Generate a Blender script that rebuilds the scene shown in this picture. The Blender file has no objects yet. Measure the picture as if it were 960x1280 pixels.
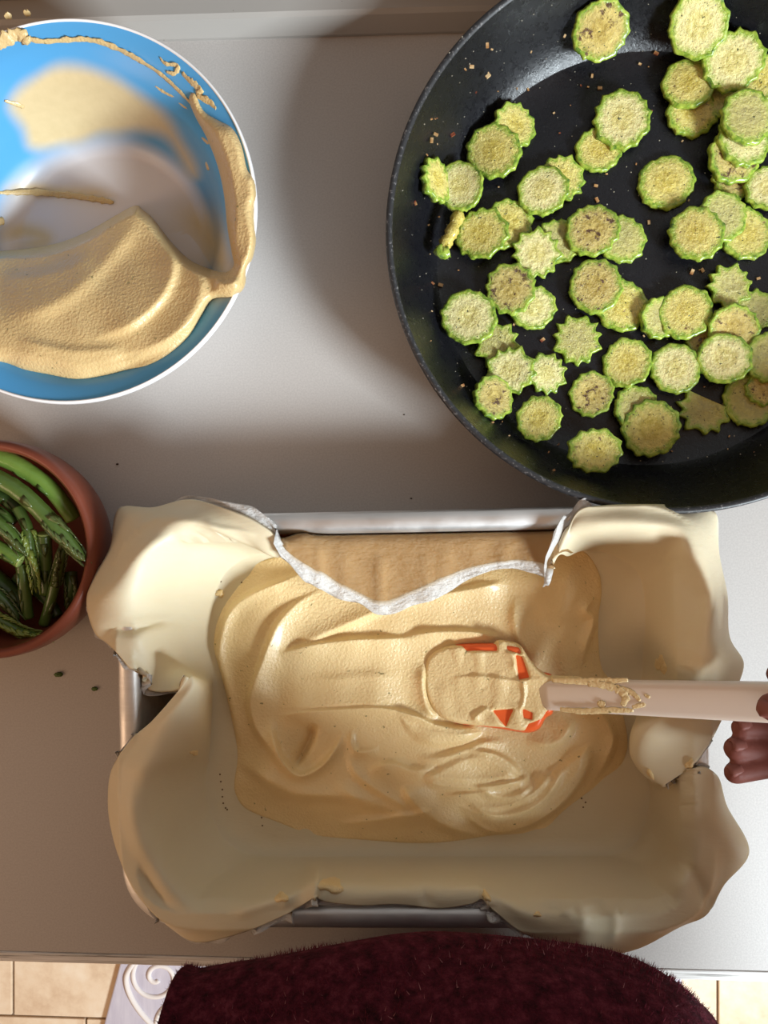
import bpy, bmesh, math, random
import numpy as np
from mathutils import Vector, Matrix

# ------------------------------------------------------------------ camera, world, lights
SC = bpy.context.scene
COL = SC.collection
F = 961.0                      # focal length in pixels of the 960x1280 frame (26 mm equivalent)
H = 0.50                       # camera height above the counter (counter top is z = 0)
TILT = math.radians(2.6)
cam_d = bpy.data.cameras.new('camera'); cam = bpy.data.objects.new('camera', cam_d); COL.objects.link(cam)
cam_d.sensor_fit = 'VERTICAL'; cam_d.sensor_height = 36.0; cam_d.lens = 36.0 * F / 1280.0
cam_d.clip_start = 0.01
cam.location = (0, 0, H); cam.rotation_euler = (0, TILT, 0)
SC.camera = cam

w = bpy.data.worlds.new('world'); SC.world = w; w.use_nodes = True
w.node_tree.nodes['Background'].inputs[0].default_value = (0.80, 0.48, 0.28, 1)
w.node_tree.nodes['Background'].inputs[1].default_value = 0.49

def area_light(name, loc, target, size, power, color):
    d = bpy.data.lights.new(name, 'AREA'); d.energy = power; d.color = color; d.shape = 'RECTANGLE'
    d.size, d.size_y = size
    o = bpy.data.objects.new(name, d); COL.objects.link(o); o.location = loc
    o.rotation_euler = (Vector(target) - Vector(loc)).to_track_quat('-Z', 'Y').to_euler()
    return o
area_light('window_daylight', (1.39, -1.02, 1.0), (0, 0, 0), (0.45, 0.45), 87, (0.86, 0.97, 1.03))
area_light('warm_left_fill', (-1.6, -0.75, 0.95), (0, -0.1, 0), (0.7, 0.7), 7, (1.0, 0.66, 0.42))  # added fill, no real lamp here: warms and lifts the counter at left
SC.view_settings.view_transform = 'Standard'; SC.view_settings.look = 'None'
SC.view_settings.exposure = 0.0; SC.view_settings.gamma = 1.0
SC.view_settings.use_curve_mapping = False

# ------------------------------------------------------------------ pixel <-> world
ct, st = math.cos(TILT), math.sin(TILT)
def un(px, py, z):
    """world point at height z (metres) that the photo shows at pixel px, py"""
    px = np.asarray(px, float); py = np.asarray(py, float); z = np.asarray(z, float)
    x = (px - 480) / F; y = -(py - 640) / F
    wx = x * ct - st; wz = -x * st - ct
    t = (z - H) / wz
    return np.stack(np.broadcast_arrays(wx * t, y * t, z), -1)
def proj(P):
    P = np.asarray(P, float); d = P - np.array([0, 0, H])
    x = d[..., 0] * ct - d[..., 2] * st; z = d[..., 0] * st + d[..., 2] * ct
    return np.stack([480 + F * x / -z, 640 - F * d[..., 1] / -z], -1)
def mpp(px, py, z):
    """metres per pixel at that place"""
    a = un(px - 5, py, z); b = un(px + 5, py, z)
    return float(np.linalg.norm(a - b)) / 10

def hit(px, py, fz, z0=.11, z1=.0, n=90):
    """height where the sight line through the pixel meets the surface fz"""
    px = np.asarray(px, float); py = np.asarray(py, float); res = np.full(px.shape, z1); done = np.zeros(px.shape, bool); gp = None
    for z in np.linspace(z0, z1, n):
        P = un(px, py, z); g = z - fz(P[..., 0], P[..., 1]); m = (~done) & (g <= 0)
        if gp is not None: res = np.where(m, z + (zp - z) * np.clip(-g / (gp - g + 1e-9), 0, 1), res)
        else: res = np.where(m, z, res)
        done |= m; gp = g; zp = z
    return res
def waves(x, y, s, seed, n=7):
    r = np.random.RandomState(seed); o = np.zeros_like(np.asarray(x, float))
    for i in range(n):
        a = r.uniform(0, 6.283); k = s * r.uniform(.6, 1.6); o = o + np.sin((np.cos(a) * x + np.sin(a) * y) * k + r.uniform(0, 6.283))
    return o / math.sqrt(n)
def smooth(t):
    t = np.clip(t, 0, 1); return t * t * (3 - 2 * t)
def catmull(P, n, closed=False):
    P = np.asarray(P, float); N = len(P); out = []
    segs = N if closed else N - 1
    g = (lambda i: P[i % N]) if closed else (lambda i: P[min(max(i, 0), N - 1)])
    for i in range(segs):
        p0, p1, p2, p3 = g(i - 1), g(i), g(i + 1), g(i + 2)
        for k in range(n):
            t = k / n
            out.append(.5 * ((2 * p1) + (p2 - p0) * t + (2 * p0 - 5 * p1 + 4 * p2 - p3) * t * t + (3 * p1 - p0 - 3 * p2 + p3) * t ** 3))
    if not closed: out.append(P[-1])
    return np.array(out)
def sdf_poly(poly, X, Y):
    """signed distance (+ inside) and nearest boundary point"""
    poly = np.asarray(poly, float); best = np.full(X.shape, 1e18); nx = np.zeros_like(X); ny = np.zeros_like(X)
    ins = np.zeros(X.shape, bool); N = len(poly)
    for i in range(N):
        ax, ay = poly[i]; bx, by = poly[(i + 1) % N]
        dx, dy = bx - ax, by - ay; L = dx * dx + dy * dy + 1e-12
        t = np.clip(((X - ax) * dx + (Y - ay) * dy) / L, 0, 1)
        cx = ax + t * dx; cy = ay + t * dy; d = (X - cx) ** 2 + (Y - cy) ** 2
        m = d < best; best = np.where(m, d, best); nx = np.where(m, cx, nx); ny = np.where(m, cy, ny)
        c = (ay > Y) != (by > Y)
        with np.errstate(divide='ignore', invalid='ignore'):
            ins ^= c & (X < (bx - ax) * (Y - ay) / (by - ay + 1e-12) + ax)
    d = np.sqrt(best)
    return np.where(ins, d, -d), nx, ny
def lip(curve, X, Y, A, L, wd, side=1):
    """a ridge along a curve: steep on one side, fading slowly on the other"""
    C = catmull(curve, 6); N = len(C) - 1; best = np.full(X.shape, 1e18); sg = np.zeros_like(X); tt = np.zeros_like(X)
    for i in range(N):
        ax, ay = C[i]; bx, by = C[i + 1]; dx, dy = bx - ax, by - ay; LL = dx * dx + dy * dy + 1e-9
        t = np.clip(((X - ax) * dx + (Y - ay) * dy) / LL, 0, 1)
        d = (X - ax - t * dx) ** 2 + (Y - ay - t * dy) ** 2; m = d < best
        best = np.where(m, d, best); sg = np.where(m, np.sign(dx * (Y - ay) - dy * (X - ax)), sg); tt = np.where(m, (i + t) / N, tt)
    d = np.sqrt(best); s = sg * side
    h = np.where(s > 0, np.exp(-(d / L) ** 1.3), np.exp(-(d / wd) ** 2))
    return A * h * smooth(tt / .28) * smooth((1 - tt) / .28)

# ------------------------------------------------------------------ objects
def tag(o, label=None, cat=None, group=None, kind=None):
    if label: o['label'] = label
    if cat: o['category'] = cat
    if group: o['group'] = group
    if kind: o['kind'] = kind
    return o
def empty(name, loc, label, cat, group=None):
    o = bpy.data.objects.new(name, None); COL.objects.link(o); o.location = loc; o.empty_display_size = .02
    return tag(o, label, cat, group)
def obj(name, V, Fc, mat, parent=None, sm=True, attrs=None):
    V = np.asarray(V, float)
    if parent is not None:
        q = parent; off = np.zeros(3)
        while q is not None: off = off + np.array(q.location); q = q.parent
        V = V - off
    me = bpy.data.meshes.new(name); me.from_pydata(V.tolist(), [], [tuple(int(i) for i in f) for f in Fc]); me.update()
    if sm: me.polygons.foreach_set('use_smooth', [True] * len(me.polygons))
    if mat: me.materials.append(mat)
    for k, a in (attrs or {}).items():
        at = me.attributes.new(k, 'FLOAT', 'POINT'); at.data.foreach_set('value', np.asarray(a, float).astype(np.float32))
    o = bpy.data.objects.new(name, me); COL.objects.link(o)
    if parent is not None: o.parent = parent
    return o
def fix_normals(o):
    bm = bmesh.new(); bm.from_mesh(o.data); bmesh.ops.recalc_face_normals(bm, faces=bm.faces); bm.to_mesh(o.data); bm.free()
    return o
def rings_mesh(R, closed=True, cap0=False, cap1=False):
    """R: array rings x n x 3"""
    R = np.asarray(R, float); m, n = R.shape[:2]; V = R.reshape(-1, 3); Fc = []
    for i in range(m - 1):
        for j in range(n if closed else n - 1):
            k = (j + 1) % n; Fc.append((i * n + j, i * n + k, (i + 1) * n + k, (i + 1) * n + j))
    if cap0: Fc.append(tuple(range(n - 1, -1, -1)))
    if cap1: Fc.append(tuple((m - 1) * n + j for j in range(n)))
    return V, Fc
def lathe(prof, c, n=96, z0=0.0):
    a = np.linspace(0, 2 * math.pi, n, endpoint=False)
    return np.array([[(c[0] + r * math.cos(t), c[1] + r * math.sin(t), z0 + z) for t in a] for r, z in prof])
def box(x0, x1, y0, y1, z0, z1):
    V = [(x, y, z) for z in (z0, z1) for y in (y0, y1) for x in (x0, x1)]
    return V, [(0, 2, 3, 1), (4, 5, 7, 6), (0, 1, 5, 4), (2, 6, 7, 3), (0, 4, 6, 2), (1, 3, 7, 5)]
def bevel(o, wdt, seg=2):
    m = o.modifiers.new('bevel', 'BEVEL'); m.width = wdt; m.segments = seg; m.limit_method = 'ANGLE'; return o
def tube(path, rad, n=14, cap=True, noise=0, seed=0):
    P = np.asarray(path, float); m = len(P); rad = np.broadcast_to(rad, (m,)); T = np.gradient(P, axis=0)
    T /= np.linalg.norm(T, axis=1)[:, None] + 1e-12; rings = []; u = np.cross(T[0], [0, 0, 1.0])
    if np.linalg.norm(u) < 1e-3: u = np.cross(T[0], [0, 1.0, 0])
    r = np.random.RandomState(seed)
    for i in range(m):
        u = u - T[i] * u.dot(T[i]); u /= np.linalg.norm(u) + 1e-12; v = np.cross(T[i], u)
        a = np.linspace(0, 2 * math.pi, n, endpoint=False); k = rad[i] * (1 + noise * r.uniform(-1, 1, n))
        rings.append(P[i] + np.outer(np.cos(a) * k, u) + np.outer(np.sin(a) * k, v))
    return rings_mesh(np.array(rings), True, cap, cap)
def merge(parts):
    V = []; Fc = []; b = 0
    for v, f in parts:
        v = np.asarray(v, float).reshape(-1, 3); V.append(v); Fc += [tuple(i + b for i in q) for q in f]; b += len(v)
    return np.concatenate(V), Fc
def blob(poly, zfun, step, skirt=None):
    """a mass seen from above: grid inside a pixel outline, lifted to zfun(px, py, sdf) in metres"""
    poly = np.asarray(poly, float); x0, y0 = poly.min(0) - step * 2; x1, y1 = poly.max(0) + step * 2
    xs = np.arange(x0, x1 + step, step); ys = np.arange(y0, y1 + step, step)
    X, Y = np.meshgrid(xs, ys); S, NX, NY = sdf_poly(poly, X, Y)
    out = S < 0; X = np.where(out, NX, X); Y = np.where(out, NY, Y)
    Z = zfun(X, Y, np.maximum(S, 0)); P = un(X, Y, Z).reshape(-1, 3); nx = len(xs); inn = (S > 0)
    keep = inn[:-1, :-1] | inn[1:, :-1] | inn[:-1, 1:] | inn[1:, 1:]
    jj, ii = np.nonzero(keep); a = jj * nx + ii
    Fc = np.stack([a + nx, a + nx + 1, a + 1, a], 1)
    used = np.unique(Fc); mp = -np.ones(len(P), int); mp[used] = np.arange(len(used))
    return P[used], mp[Fc], np.stack([X.ravel()[used], Y.ravel()[used]], 1)

# ------------------------------------------------------------------ materials
def mat(name, color, rough=.5, spec=.5, metal=0, sss=0, coat=0):
    m = bpy.data.materials.new(name); m.use_nodes = True; b = m.node_tree.nodes['Principled BSDF']
    b.inputs['Base Color'].default_value = (*color, 1); b.inputs['Roughness'].default_value = rough
    b.inputs['Specular IOR Level'].default_value = spec; b.inputs['Metallic'].default_value = metal
    if sss:
        b.inputs['Subsurface Weight'].default_value = sss; b.inputs['Subsurface Radius'].default_value = (1, .6, .35); b.inputs['Subsurface Scale'].default_value = .006
    if coat: b.inputs['Coat Weight'].default_value = coat; b.inputs['Coat Roughness'].default_value = .15
    return m
class NT:
    def __init__(s, m, rnd=False): s.rnd = rnd; s.m = m; s.t = m.node_tree; s.b = s.t.nodes['Principled BSDF']; s._c = None
    def n(s, ty, **k):
        x = s.t.nodes.new(ty)
        for a, v in k.items():
            if a.startswith('i_'): x.inputs[int(a[2:]) if a[2:].isdigit() else a[2:].replace('_', ' ')].default_value = v
            else: setattr(x, a, v)
        return x
    def l(s, a, b): s.t.links.new(a, b)
    def co(s, kind='Object'):
        if not s._c:
            s._c = s.n('ShaderNodeTexCoord').outputs[kind]
            if s.rnd:
                oi = s.n('ShaderNodeObjectInfo'); ml = s.n('ShaderNodeMath', operation='MULTIPLY'); ml.inputs[1].default_value = 3.7; s.l(oi.outputs['Random'], ml.inputs[0])
                ad = s.n('ShaderNodeVectorMath', operation='ADD'); s.l(s._c, ad.inputs[0]); s.l(ml.outputs[0], ad.inputs[1]); s._c = ad.outputs[0]
        return s._c
    def noise(s, scale, detail=4, rough=.5, stretch=None):
        x = s.n('ShaderNodeTexNoise'); x.inputs['Scale'].default_value = scale; x.inputs['Detail'].default_value = detail; x.inputs['Roughness'].default_value = rough
        if stretch:
            mp = s.n('ShaderNodeMapping'); mp.inputs['Scale'].default_value = stretch; s.l(s.co(), mp.inputs[0]); s.l(mp.outputs[0], x.inputs[0])
        else: s.l(s.co(), x.inputs[0])
        return x.outputs[0]
    def ramp(s, src, stops):
        r = s.n('ShaderNodeValToRGB'); e = r.color_ramp.elements
        while len(e) < len(stops): e.new(.5)
        for i, (p, c) in enumerate(stops): e[i].position = p; e[i].color = (*c, 1) if len(c) == 3 else c
        s.l(src, r.inputs[0]); return r.outputs[0]
    def mix(s, f, a, b, blend='MIX'):
        x = s.n('ShaderNodeMix', data_type='RGBA', blend_type=blend)
        for v, i in ((f, 0), (a, 6), (b, 7)):
            if isinstance(v, (int, float)): x.inputs[i].default_value = v
            elif isinstance(v, tuple): x.inputs[i].default_value = (*v, 1)
            else: s.l(v, x.inputs[i])
        return x.outputs[2]
    def attr(s, name): return s.n('ShaderNodeAttribute', attribute_name=name).outputs['Fac']
    def color(s, c): s.l(c, s.b.inputs['Base Color'])
    def rough(s, c): s.l(c, s.b.inputs['Roughness'])
    def bump(s, h, strength, dist=.001):
        b = s.n('ShaderNodeBump'); b.inputs['Strength'].default_value = strength; b.inputs['Distance'].default_value = dist
        s.l(h, b.inputs['Height'])
        prev = s.b.inputs['Normal'].links[0].from_socket if s.b.inputs['Normal'].links else None
        if prev: s.l(prev, b.inputs['Normal'])
        s.l(b.outputs[0], s.b.inputs['Normal'])

M = {}
m = M['counter'] = mat('counter_laminate', (.42, .40, .385), .38, .45); t = NT(m)
t.color(t.mix(t.ramp(t.noise(900, 2), [(.35, (0, 0, 0)), (.65, (1, 1, 1))]), (.435, .405, .385), (.485, .455, .43)))
t.bump(t.noise(700, 2), .12, .0004)
m = M['trim'] = mat('grey_edge_strip', (.62, .60, .58), .45); t = NT(m)
t.color(t.ramp(t.noise(60, 5, .6, (.35, 14, 14)), [(.34, (.18, .16, .15)), (.41, (.58, .56, .53)), (.6, (.80, .78, .76))]))
m = M['seal'] = mat('sealing_strip_plastic', (.4, .38, .35), .35); t = NT(m)
t.color(t.mix(t.ramp(t.noise(240, 2), [(.21, (1, 1, 1)), (.235, (0, 0, 0))]), (.36, .335, .31), (.10, .08, .06)))
m = M['wall'] = mat('grey_wall_panel', (.20, .195, .19), .5)
m = M['groove'] = mat('wall_groove_dark', (.10, .098, .095), .6)
m = M['cabinet'] = mat('cabinet_front', (.55, .50, .44), .5)
m = M['steel'] = mat('brushed_steel', (.6, .6, .6), .3, .5, 1)
m = M['tile'] = mat('cream_floor_tile', (.72, .58, .40), .4); t = NT(m)
t.color(t.ramp(t.noise(9, 6, .65), [(.3, (.60, .42, .27)), (.5, (.80, .64, .46)), (.7, (.90, .79, .63))])); t.bump(t.noise(40, 4), .2, .002)
m = M['grout'] = mat('brown_grout', (.20, .14, .09), .9)
m = M['mat'] = mat('lavender_mat_fabric', (.56, .53, .60), .9, .1); t = NT(m)
t.color(t.mix(t.noise(120, 3, .6, (1, .15, 1)), (.44, .41, .50), (.66, .63, .69)))
m = M['swirl'] = mat('cream_swirl_stitching', (.78, .73, .70), .9, .1)
# tin
m = M['tin'] = mat('worn_aluminium', (.70, .69, .68), .45, .5, .85); t = NT(m)
t.color(t.mix(t.noise(90, 4, .6, (.3, 3, 3)), (.56, .545, .53), (.80, .79, .78))); t.rough(t.ramp(t.noise(60, 4), [(.3, (.36,) * 3), (.7, (.58,) * 3)]))
# dough
m = M['dough'] = mat('raw_pastry_dough', (.80, .71, .53), .5, .35, 0, .12); t = NT(m)
t.color(t.mix(t.noise(28, 4), (.63, .54, .365), (.68, .595, .425))); t.bump(t.noise(90, 4, .6, (1, 3, 1)), .22, .0012)
m = M['hole'] = mat('dark_prick_hole', (.16, .10, .05), .8)
# paper film under the dough
m = M['paper'] = mat('crinkled_paper', (.86, .84, .82), .3, .6); t = NT(m)
tr = t.n('ShaderNodeBsdfTransparent'); t.l(t.ramp(t.attr('clear'), [(0, (.95, .93, .90)), (1, (.84, .72, .53))]), tr.inputs[0]); t.color(t.ramp(t.attr('clear'), [(0, (.86, .84, .82)), (1, (.72, .62, .46))])); tl = t.n('ShaderNodeBsdfTranslucent'); tl.inputs[0].default_value = (.8, .78, .75, 1)
m1 = t.n('ShaderNodeMixShader'); m1.inputs[0].default_value = .35; t.l(t.b.outputs[0], m1.inputs[1]); t.l(tl.outputs[0], m1.inputs[2])
m2 = t.n('ShaderNodeMixShader'); t.l(t.ramp(t.attr('clear'), [(0, (.18,) * 3), (1, (.78,) * 3)]), m2.inputs[0])
t.l(m1.outputs[0], m2.inputs[1]); t.l(tr.outputs[0], m2.inputs[2])
t.l(m2.outputs[0], t.t.nodes['Material Output'].inputs[0]); t.bump(t.noise(140, 5, .65, (1, 2.2, 1)), 1.0, .003)
# hummus
def hummus_mat(name, a, b):
    m = mat(name, a, .40, .5, 0, .08, .12); t = NT(m)
    c = t.mix(t.noise(60, 5), a, b)
    c = t.mix(t.ramp(t.noise(300, 2), [(.25, (1, 1, 1)), (.29, (0, 0, 0))]), c, (.30, .24, .10))
    t.color(c); t.bump(t.noise(620, 2, .5), .55, .0011); t.bump(t.noise(1300, 2), .2, .0004)
    return m
M['hummus'] = hummus_mat('chickpea_spread', (.75, .55, .265), (.82, .63, .34))
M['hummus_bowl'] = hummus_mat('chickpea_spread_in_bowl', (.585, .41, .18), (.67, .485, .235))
# bowl
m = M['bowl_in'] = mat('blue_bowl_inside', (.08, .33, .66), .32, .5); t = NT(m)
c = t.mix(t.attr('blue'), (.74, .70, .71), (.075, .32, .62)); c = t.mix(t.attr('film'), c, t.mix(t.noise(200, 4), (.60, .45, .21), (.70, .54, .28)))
t.color(c)
m = M['bowl_out'] = mat('white_bowl_outside', (.82, .80, .80), .3)
m = M['terracotta'] = mat('terracotta_glaze', (.25, .062, .036), .32, .35); t = NT(m)
t.color(t.mix(t.noise(60, 4), (.15, .036, .019), (.20, .052, .028)))
# pan
m = M['pan'] = mat('black_nonstick', (.012, .012, .015), .33, .42); t = NT(m)
t.color(t.mix(t.ramp(t.noise(160, 4, .7), [(.62, (0, 0, 0)), (.78, (1, 1, 1))]), (.006, .006, .008), (.022, .020, .022)))
t.rough(t.ramp(t.noise(220, 5, .7), [(.3, (.20,) * 3), (.7, (.40,) * 3)])); t.bump(t.noise(500, 4, .7), .35, .0009)
m = M['pan_rim'] = mat('pan_rim_worn', (.02, .02, .022), .45); t = NT(m)
t.color(t.mix(t.ramp(t.noise(500, 4, .7), [(.56, (0, 0, 0)), (.66, (1, 1, 1))]), (.018, .018, .02), (.16, .15, .15)))
# zucchini
def flesh_mat(name, core, ring, edge, brown, amt):
    m = mat(name, ring, .28, .55, 0, .1, .5); t = NT(m, True)
    r = t.ramp(t.attr('rad'), [(.0, core), (.40, core), (.58, ring), (.76, ring), (.95, edge)])
    r = t.mix(t.ramp(t.noise(330, 4, .6), [(.42, (0, 0, 0)), (.66, (.75,) * 3)]), r, tuple(min(1, v * 1.3) for v in ring))
    r = t.mix(t.ramp(t.noise(300, 3, .6), [(.60, (0, 0, 0)), (.72, (.9,) * 3)]), r, tuple(v * .62 for v in core))
    r = t.mix(t.ramp(t.noise(170, 5, .65), [(.99 - amt, (0, 0, 0)), (1.06 - amt, (1, 1, 1))]), r, brown)
    r = t.mix(t.ramp(t.noise(520, 2, .5), [(.285, (1, 1, 1)), (.32, (0, 0, 0))]), r, (.06, .07, .012))
    t.color(r); t.bump(t.noise(300, 5, .7), 1.0, .0022)
    return m
M['flesh'] = flesh_mat('zucchini_flesh_golden', (.57, .44, .07), (.64, .54, .15), (.30, .42, .035), (.16, .075, .02), .36)
M['flesh_pale'] = flesh_mat('zucchini_flesh_pale', (.66, .56, .17), (.74, .66, .29), (.34, .47, .055), (.22, .12, .03), .27)
M['flesh_brown'] = flesh_mat('zucchini_flesh_toasted', (.46, .33, .065), (.55, .43, .13), (.28, .35, .04), (.10, .04, .012), .43)
M['flesh_wet'] = flesh_mat('zucchini_flesh_translucent', (.48, .42, .15), (.50, .45, .14), (.34, .46, .045), (.16, .09, .02), .29)
m = M['rind'] = mat('zucchini_rind', (.20, .33, .04), .3, .5, 0, 0, .25); t = NT(m)
t.color(t.ramp(t.noise(260, 4, .6), [(.30, (.04, .10, .01)), (.46, (.20, .31, .028)), (.66, (.42, .50, .075))])); t.bump(t.noise(400, 3), .6, .001)
m = M['flake'] = mat('chili_flake', (.30, .13, .05), .5); t = NT(m)
t.color(t.ramp(t.noise(160, 1), [(.35, (.16, .03, .012)), (.5, (.42, .22, .08)), (.62, (.60, .42, .22))]))
m = M['oil'] = mat('oil_droplets', (.30, .28, .22), .05, 1.0)
# asparagus
def asp(name, a, b):
    m = mat(name, a, .3, .5, 0, .05, .2); t = NT(m); t.color(t.mix(t.noise(80, 4, .6), a, b)); t.bump(t.noise(350, 3), .3, .0008); return m
M['asp_light'] = asp('asparagus_bright', (.10, .185, .026), (.16, .25, .045)); M['asp_mid'] = asp('asparagus_mid', (.058, .11, .018), (.10, .16, .032))
M['asp_dark'] = asp('asparagus_dark', (.035, .075, .018), (.06, .11, .025)); M['asp_tip'] = asp('asparagus_tip_olive', (.06, .085, .022), (.11, .13, .035))
M['asp_cut'] = asp('asparagus_cut', (.28, .36, .09), (.34, .42, .13)); M['asp_yel'] = asp('asparagus_yellow_tip', (.16, .22, .03), (.26, .32, .06))
# spatula, person
M['handle'] = mat('white_plastic_handle', (.74, .63, .54), .38, .5, 0, .05)
m = M['orange'] = mat('orange_silicone', (.85, .13, .03), .35)
m = M['skin'] = mat('skin', (.50, .21, .155), .6, .3, 0, .12); t = NT(m)
t.color(t.mix(t.noise(50, 4), (.17, .048, .035), (.23, .075, .058))); t.bump(t.noise(500, 3), .25, .0006)
M['nail'] = mat('fingernail', (.24, .085, .068), .55, .3)
M['hair'] = mat('brown_hair', (.06, .035, .02), .5)
m = M['fleece'] = mat('burgundy_fleece', (.14, .018, .028), .95, .1); t = NT(m)
t.color(t.ramp(t.noise(170, 5, .7), [(.32, (.022, .003, .006)), (.52, (.085, .009, .019)), (.74, (.18, .032, .048))])); t.bump(t.noise(330, 5, .7), 1.0, .004)
M['fibre'] = mat('fleece_fibre', (.12, .016, .028), .95, .1)
M['fibre_light'] = mat('pale_fleece_fibre', (.34, .14, .15), .95, .1)
M['trousers'] = mat('dark_trousers', (.05, .05, .07), .9); M['shoe'] = mat('dark_slipper', (.08, .07, .08), .8)
M['herb'] = mat('green_crumb', (.06, .11, .015), .6); M['speck'] = mat('dark_speck', (.05, .03, .02), .7)

# ------------------------------------------------------------------ setting
FLOOR = -0.90
ya0 = float(un(0, 1203, 0)[1]); ya = float(un(480, 1214, 0)[1]); yb = float(un(210, 52, 0)[1])
Y_FRONT, Y_BACK = ya, yb
ctop = empty('countertop', (0, Y_BACK, 0), 'grey speckled laminate countertop under the pan, bowls and tin', 'countertop')
V, Fc = box(-1.3, 1.3, Y_FRONT + .0065, Y_BACK + .02, -.036, 0); bevel(obj('worktop_slab', V, Fc, M['counter'], ctop, False), .0006)
edge = tag(obj('edge_trim', *box(-1.3, 1.3, Y_FRONT, Y_FRONT + .0064, -.038, .0008), M['trim'], ctop, False), 'pale worn metal edge strip'); bevel(edge, .0009)
# sealing strip along the wall, and the wall
px = [(Y_BACK, 0), (Y_BACK - .0004, .003), (Y_BACK + .0045, .0145), (Y_BACK + .007, .0165), (Y_BACK + .02, .0165), (Y_BACK + .02, 0)]
R = np.array([[(x, a, b) for a, b in px] for x in (-1.3, 1.3)])
V, Fc = rings_mesh(R, True, True, True); s = fix_normals(obj('trim_1', V, Fc, M['seal'], None, False)); tag(s, kind='structure')
wl = obj('wall_back', *box(-1.3, 1.3, Y_BACK + .0205, Y_BACK + .10, FLOOR, 1.5), M['groove'], None, False); tag(wl, kind='structure')
for i in range(14):      # fine horizontal ribs of the wall panel
    z0 = .004 + i * .0065; V, Fc = box(-1.3, 1.3, Y_BACK + .0188, Y_BACK + .0207, z0, z0 + .0052); bevel(obj('panel_rib', V, Fc, M['wall'], wl, False), .0006)
V, Fc = box(-1.3, 1.3, Y_BACK + .0188, Y_BACK + .0207, .096, 1.5); obj('wall_panel', V, Fc, M['wall'], wl, False)
cb = empty('base_cabinet', (0, Y_FRONT + .3, FLOOR), 'pale kitchen base cabinet carrying the grey countertop', 'cabinet')
obj('cabinet_body', *box(-1.3, 1.3, Y_FRONT + .04, Y_BACK + .018, FLOOR + .08, -.0365), M['cabinet'], cb, False)
obj('plinth', *box(-1.3, 1.3, Y_FRONT + .09, Y_BACK, FLOOR + .001, FLOOR + .0795), M['cabinet'], cb, False)
for i in range(4):
    d = bevel(obj('door', *box(-1.29 + i * .65, -.66 + i * .65, Y_FRONT + .021, Y_FRONT + .0395, FLOOR + .09, -.05), M['cabinet'], cb, False), .003)
    obj('handle', *tube([(-1.05 + i * .65, Y_FRONT + .006, -.10), (-.90 + i * .65, Y_FRONT + .006, -.10)], .005, 10), M['steel'], d)
# floor: single tiles in running bond
fl = tag(obj('floor', *box(-1.6, 1.6, -1.5, Y_BACK + .10, FLOOR - .03, FLOOR - .006), M['grout'], None, False), kind='structure')
sx = float(un(16, 1240, FLOOR)[0]); sx2 = float(un(107, 1276, FLOOR)[0]); sy = float(un(70, 1272, FLOOR)[1]); TW, TH = .43, .26
tile_me = None
for r in range(-3, 4):
    for c in range(-3, 4):
        x0 = (sx if r % 2 == 0 else sx2) + c * TW + .002; y0 = sy + r * TH + .002
        if x0 + TW < -1.5 or x0 > 1.5: continue
        if tile_me is None:
            o = bevel(obj('tile', *box(0, TW - .004, 0, TH - .004, -.008, 0), M['tile'], None, False), .002); tile_me = o.data
        else: o = bevel(bpy.data.objects.new('tile', tile_me), .002); COL.objects.link(o)
        o.location = (x0, y0, FLOOR); o.parent = fl
# lavender mat with swirls
a = un(148, 1212, FLOOR + .012); b = un(130, 1280, FLOOR + .012)
mt = empty('kitchen_mat', (0, -.6, FLOOR), 'lavender kitchen mat with cream swirls on the tiled floor', 'mat')
dx = (b - a) / (a[1] - b[1]); p0 = a + dx * -.10; p1 = a + dx * .55; x_r = float(un(850, 1250, FLOOR)[0])
V = [(p0[0], p0[1], FLOOR + .0005), (x_r, p0[1], FLOOR + .0005), (x_r, p1[1], FLOOR + .0005), (p1[0], p1[1], FLOOR + .0005)]; V += [(x, y, FLOOR + .012) for x, y, _ in V]
bevel(fix_normals(obj('mat_pad', V, [(0, 1, 2, 3), (4, 5, 6, 7), (0, 1, 5, 4), (1, 2, 6, 5), (2, 3, 7, 6), (3, 0, 4, 7)], M['mat'], mt, False)), .003)
def swirl(cx, cy, tail):
    th = np.linspace(0, 3.6 * math.pi, 70); r = 4 + 3.2 * th; pts = np.c_[cx + r * np.cos(th + 1.2), cy + r * np.sin(th + 1.2) * .95]
    pts = np.r_[pts, tail] if tail is not None else pts
    pts = catmull(pts, 2); P = un(pts[:, 0], pts[:, 1], FLOOR + .0125); return P
for cx, cy, tail in ((197, 1222, [(232, 1216)]), (226, 1284, None), (262, 1330, None)):
    obj('swirl', *tube(swirl(cx, cy, tail), .0042, 8), M['swirl'], mt)
P = un(*np.array(catmull([(170, 1200), (158, 1222), (166, 1250), (190, 1280), (225, 1300)], 8)).T, FLOOR + .0125); obj('swirl', *tube(P, .005, 8), M['swirl'], mt)

# ------------------------------------------------------------------ frying pan
pc = np.array([.1432, .1612, .060]); PR = .1622
PF = PR - .031                                                   # flat floor radius
def pan_prof(r):
    r = np.asarray(r, float); t = np.clip((r - PF) / (PR - .004 - PF), 0, 1.2)
    return .0045 + .0535 * (.36 * t + .64 * t * t)
def pan_z(x, y): return pan_prof(np.hypot(x - pc[0], y - pc[1]))
pan = empty('frying_pan', (pc[0], pc[1], 0), 'large black non-stick frying pan full of fried zucchini slices', 'pan')
rr = np.r_[np.linspace(.001, PF, 8), np.linspace(PF + .0005, PR - .004, 22)]
prof = [(r, float(pan_prof(r))) for r in rr]
ri = PR - .004
inner = prof + [(ri + .0002, .0585)]
V, Fc = rings_mesh(lathe(inner, pc, 160), True, True); obj('pan_body', V, Fc, M['pan'], pan)
outer = [(ri + .0002, .0585), (ri + .0012, .0600), (PR - .0008, .0602), (PR, .0592), (PR + .0002, .0575)]
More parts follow.
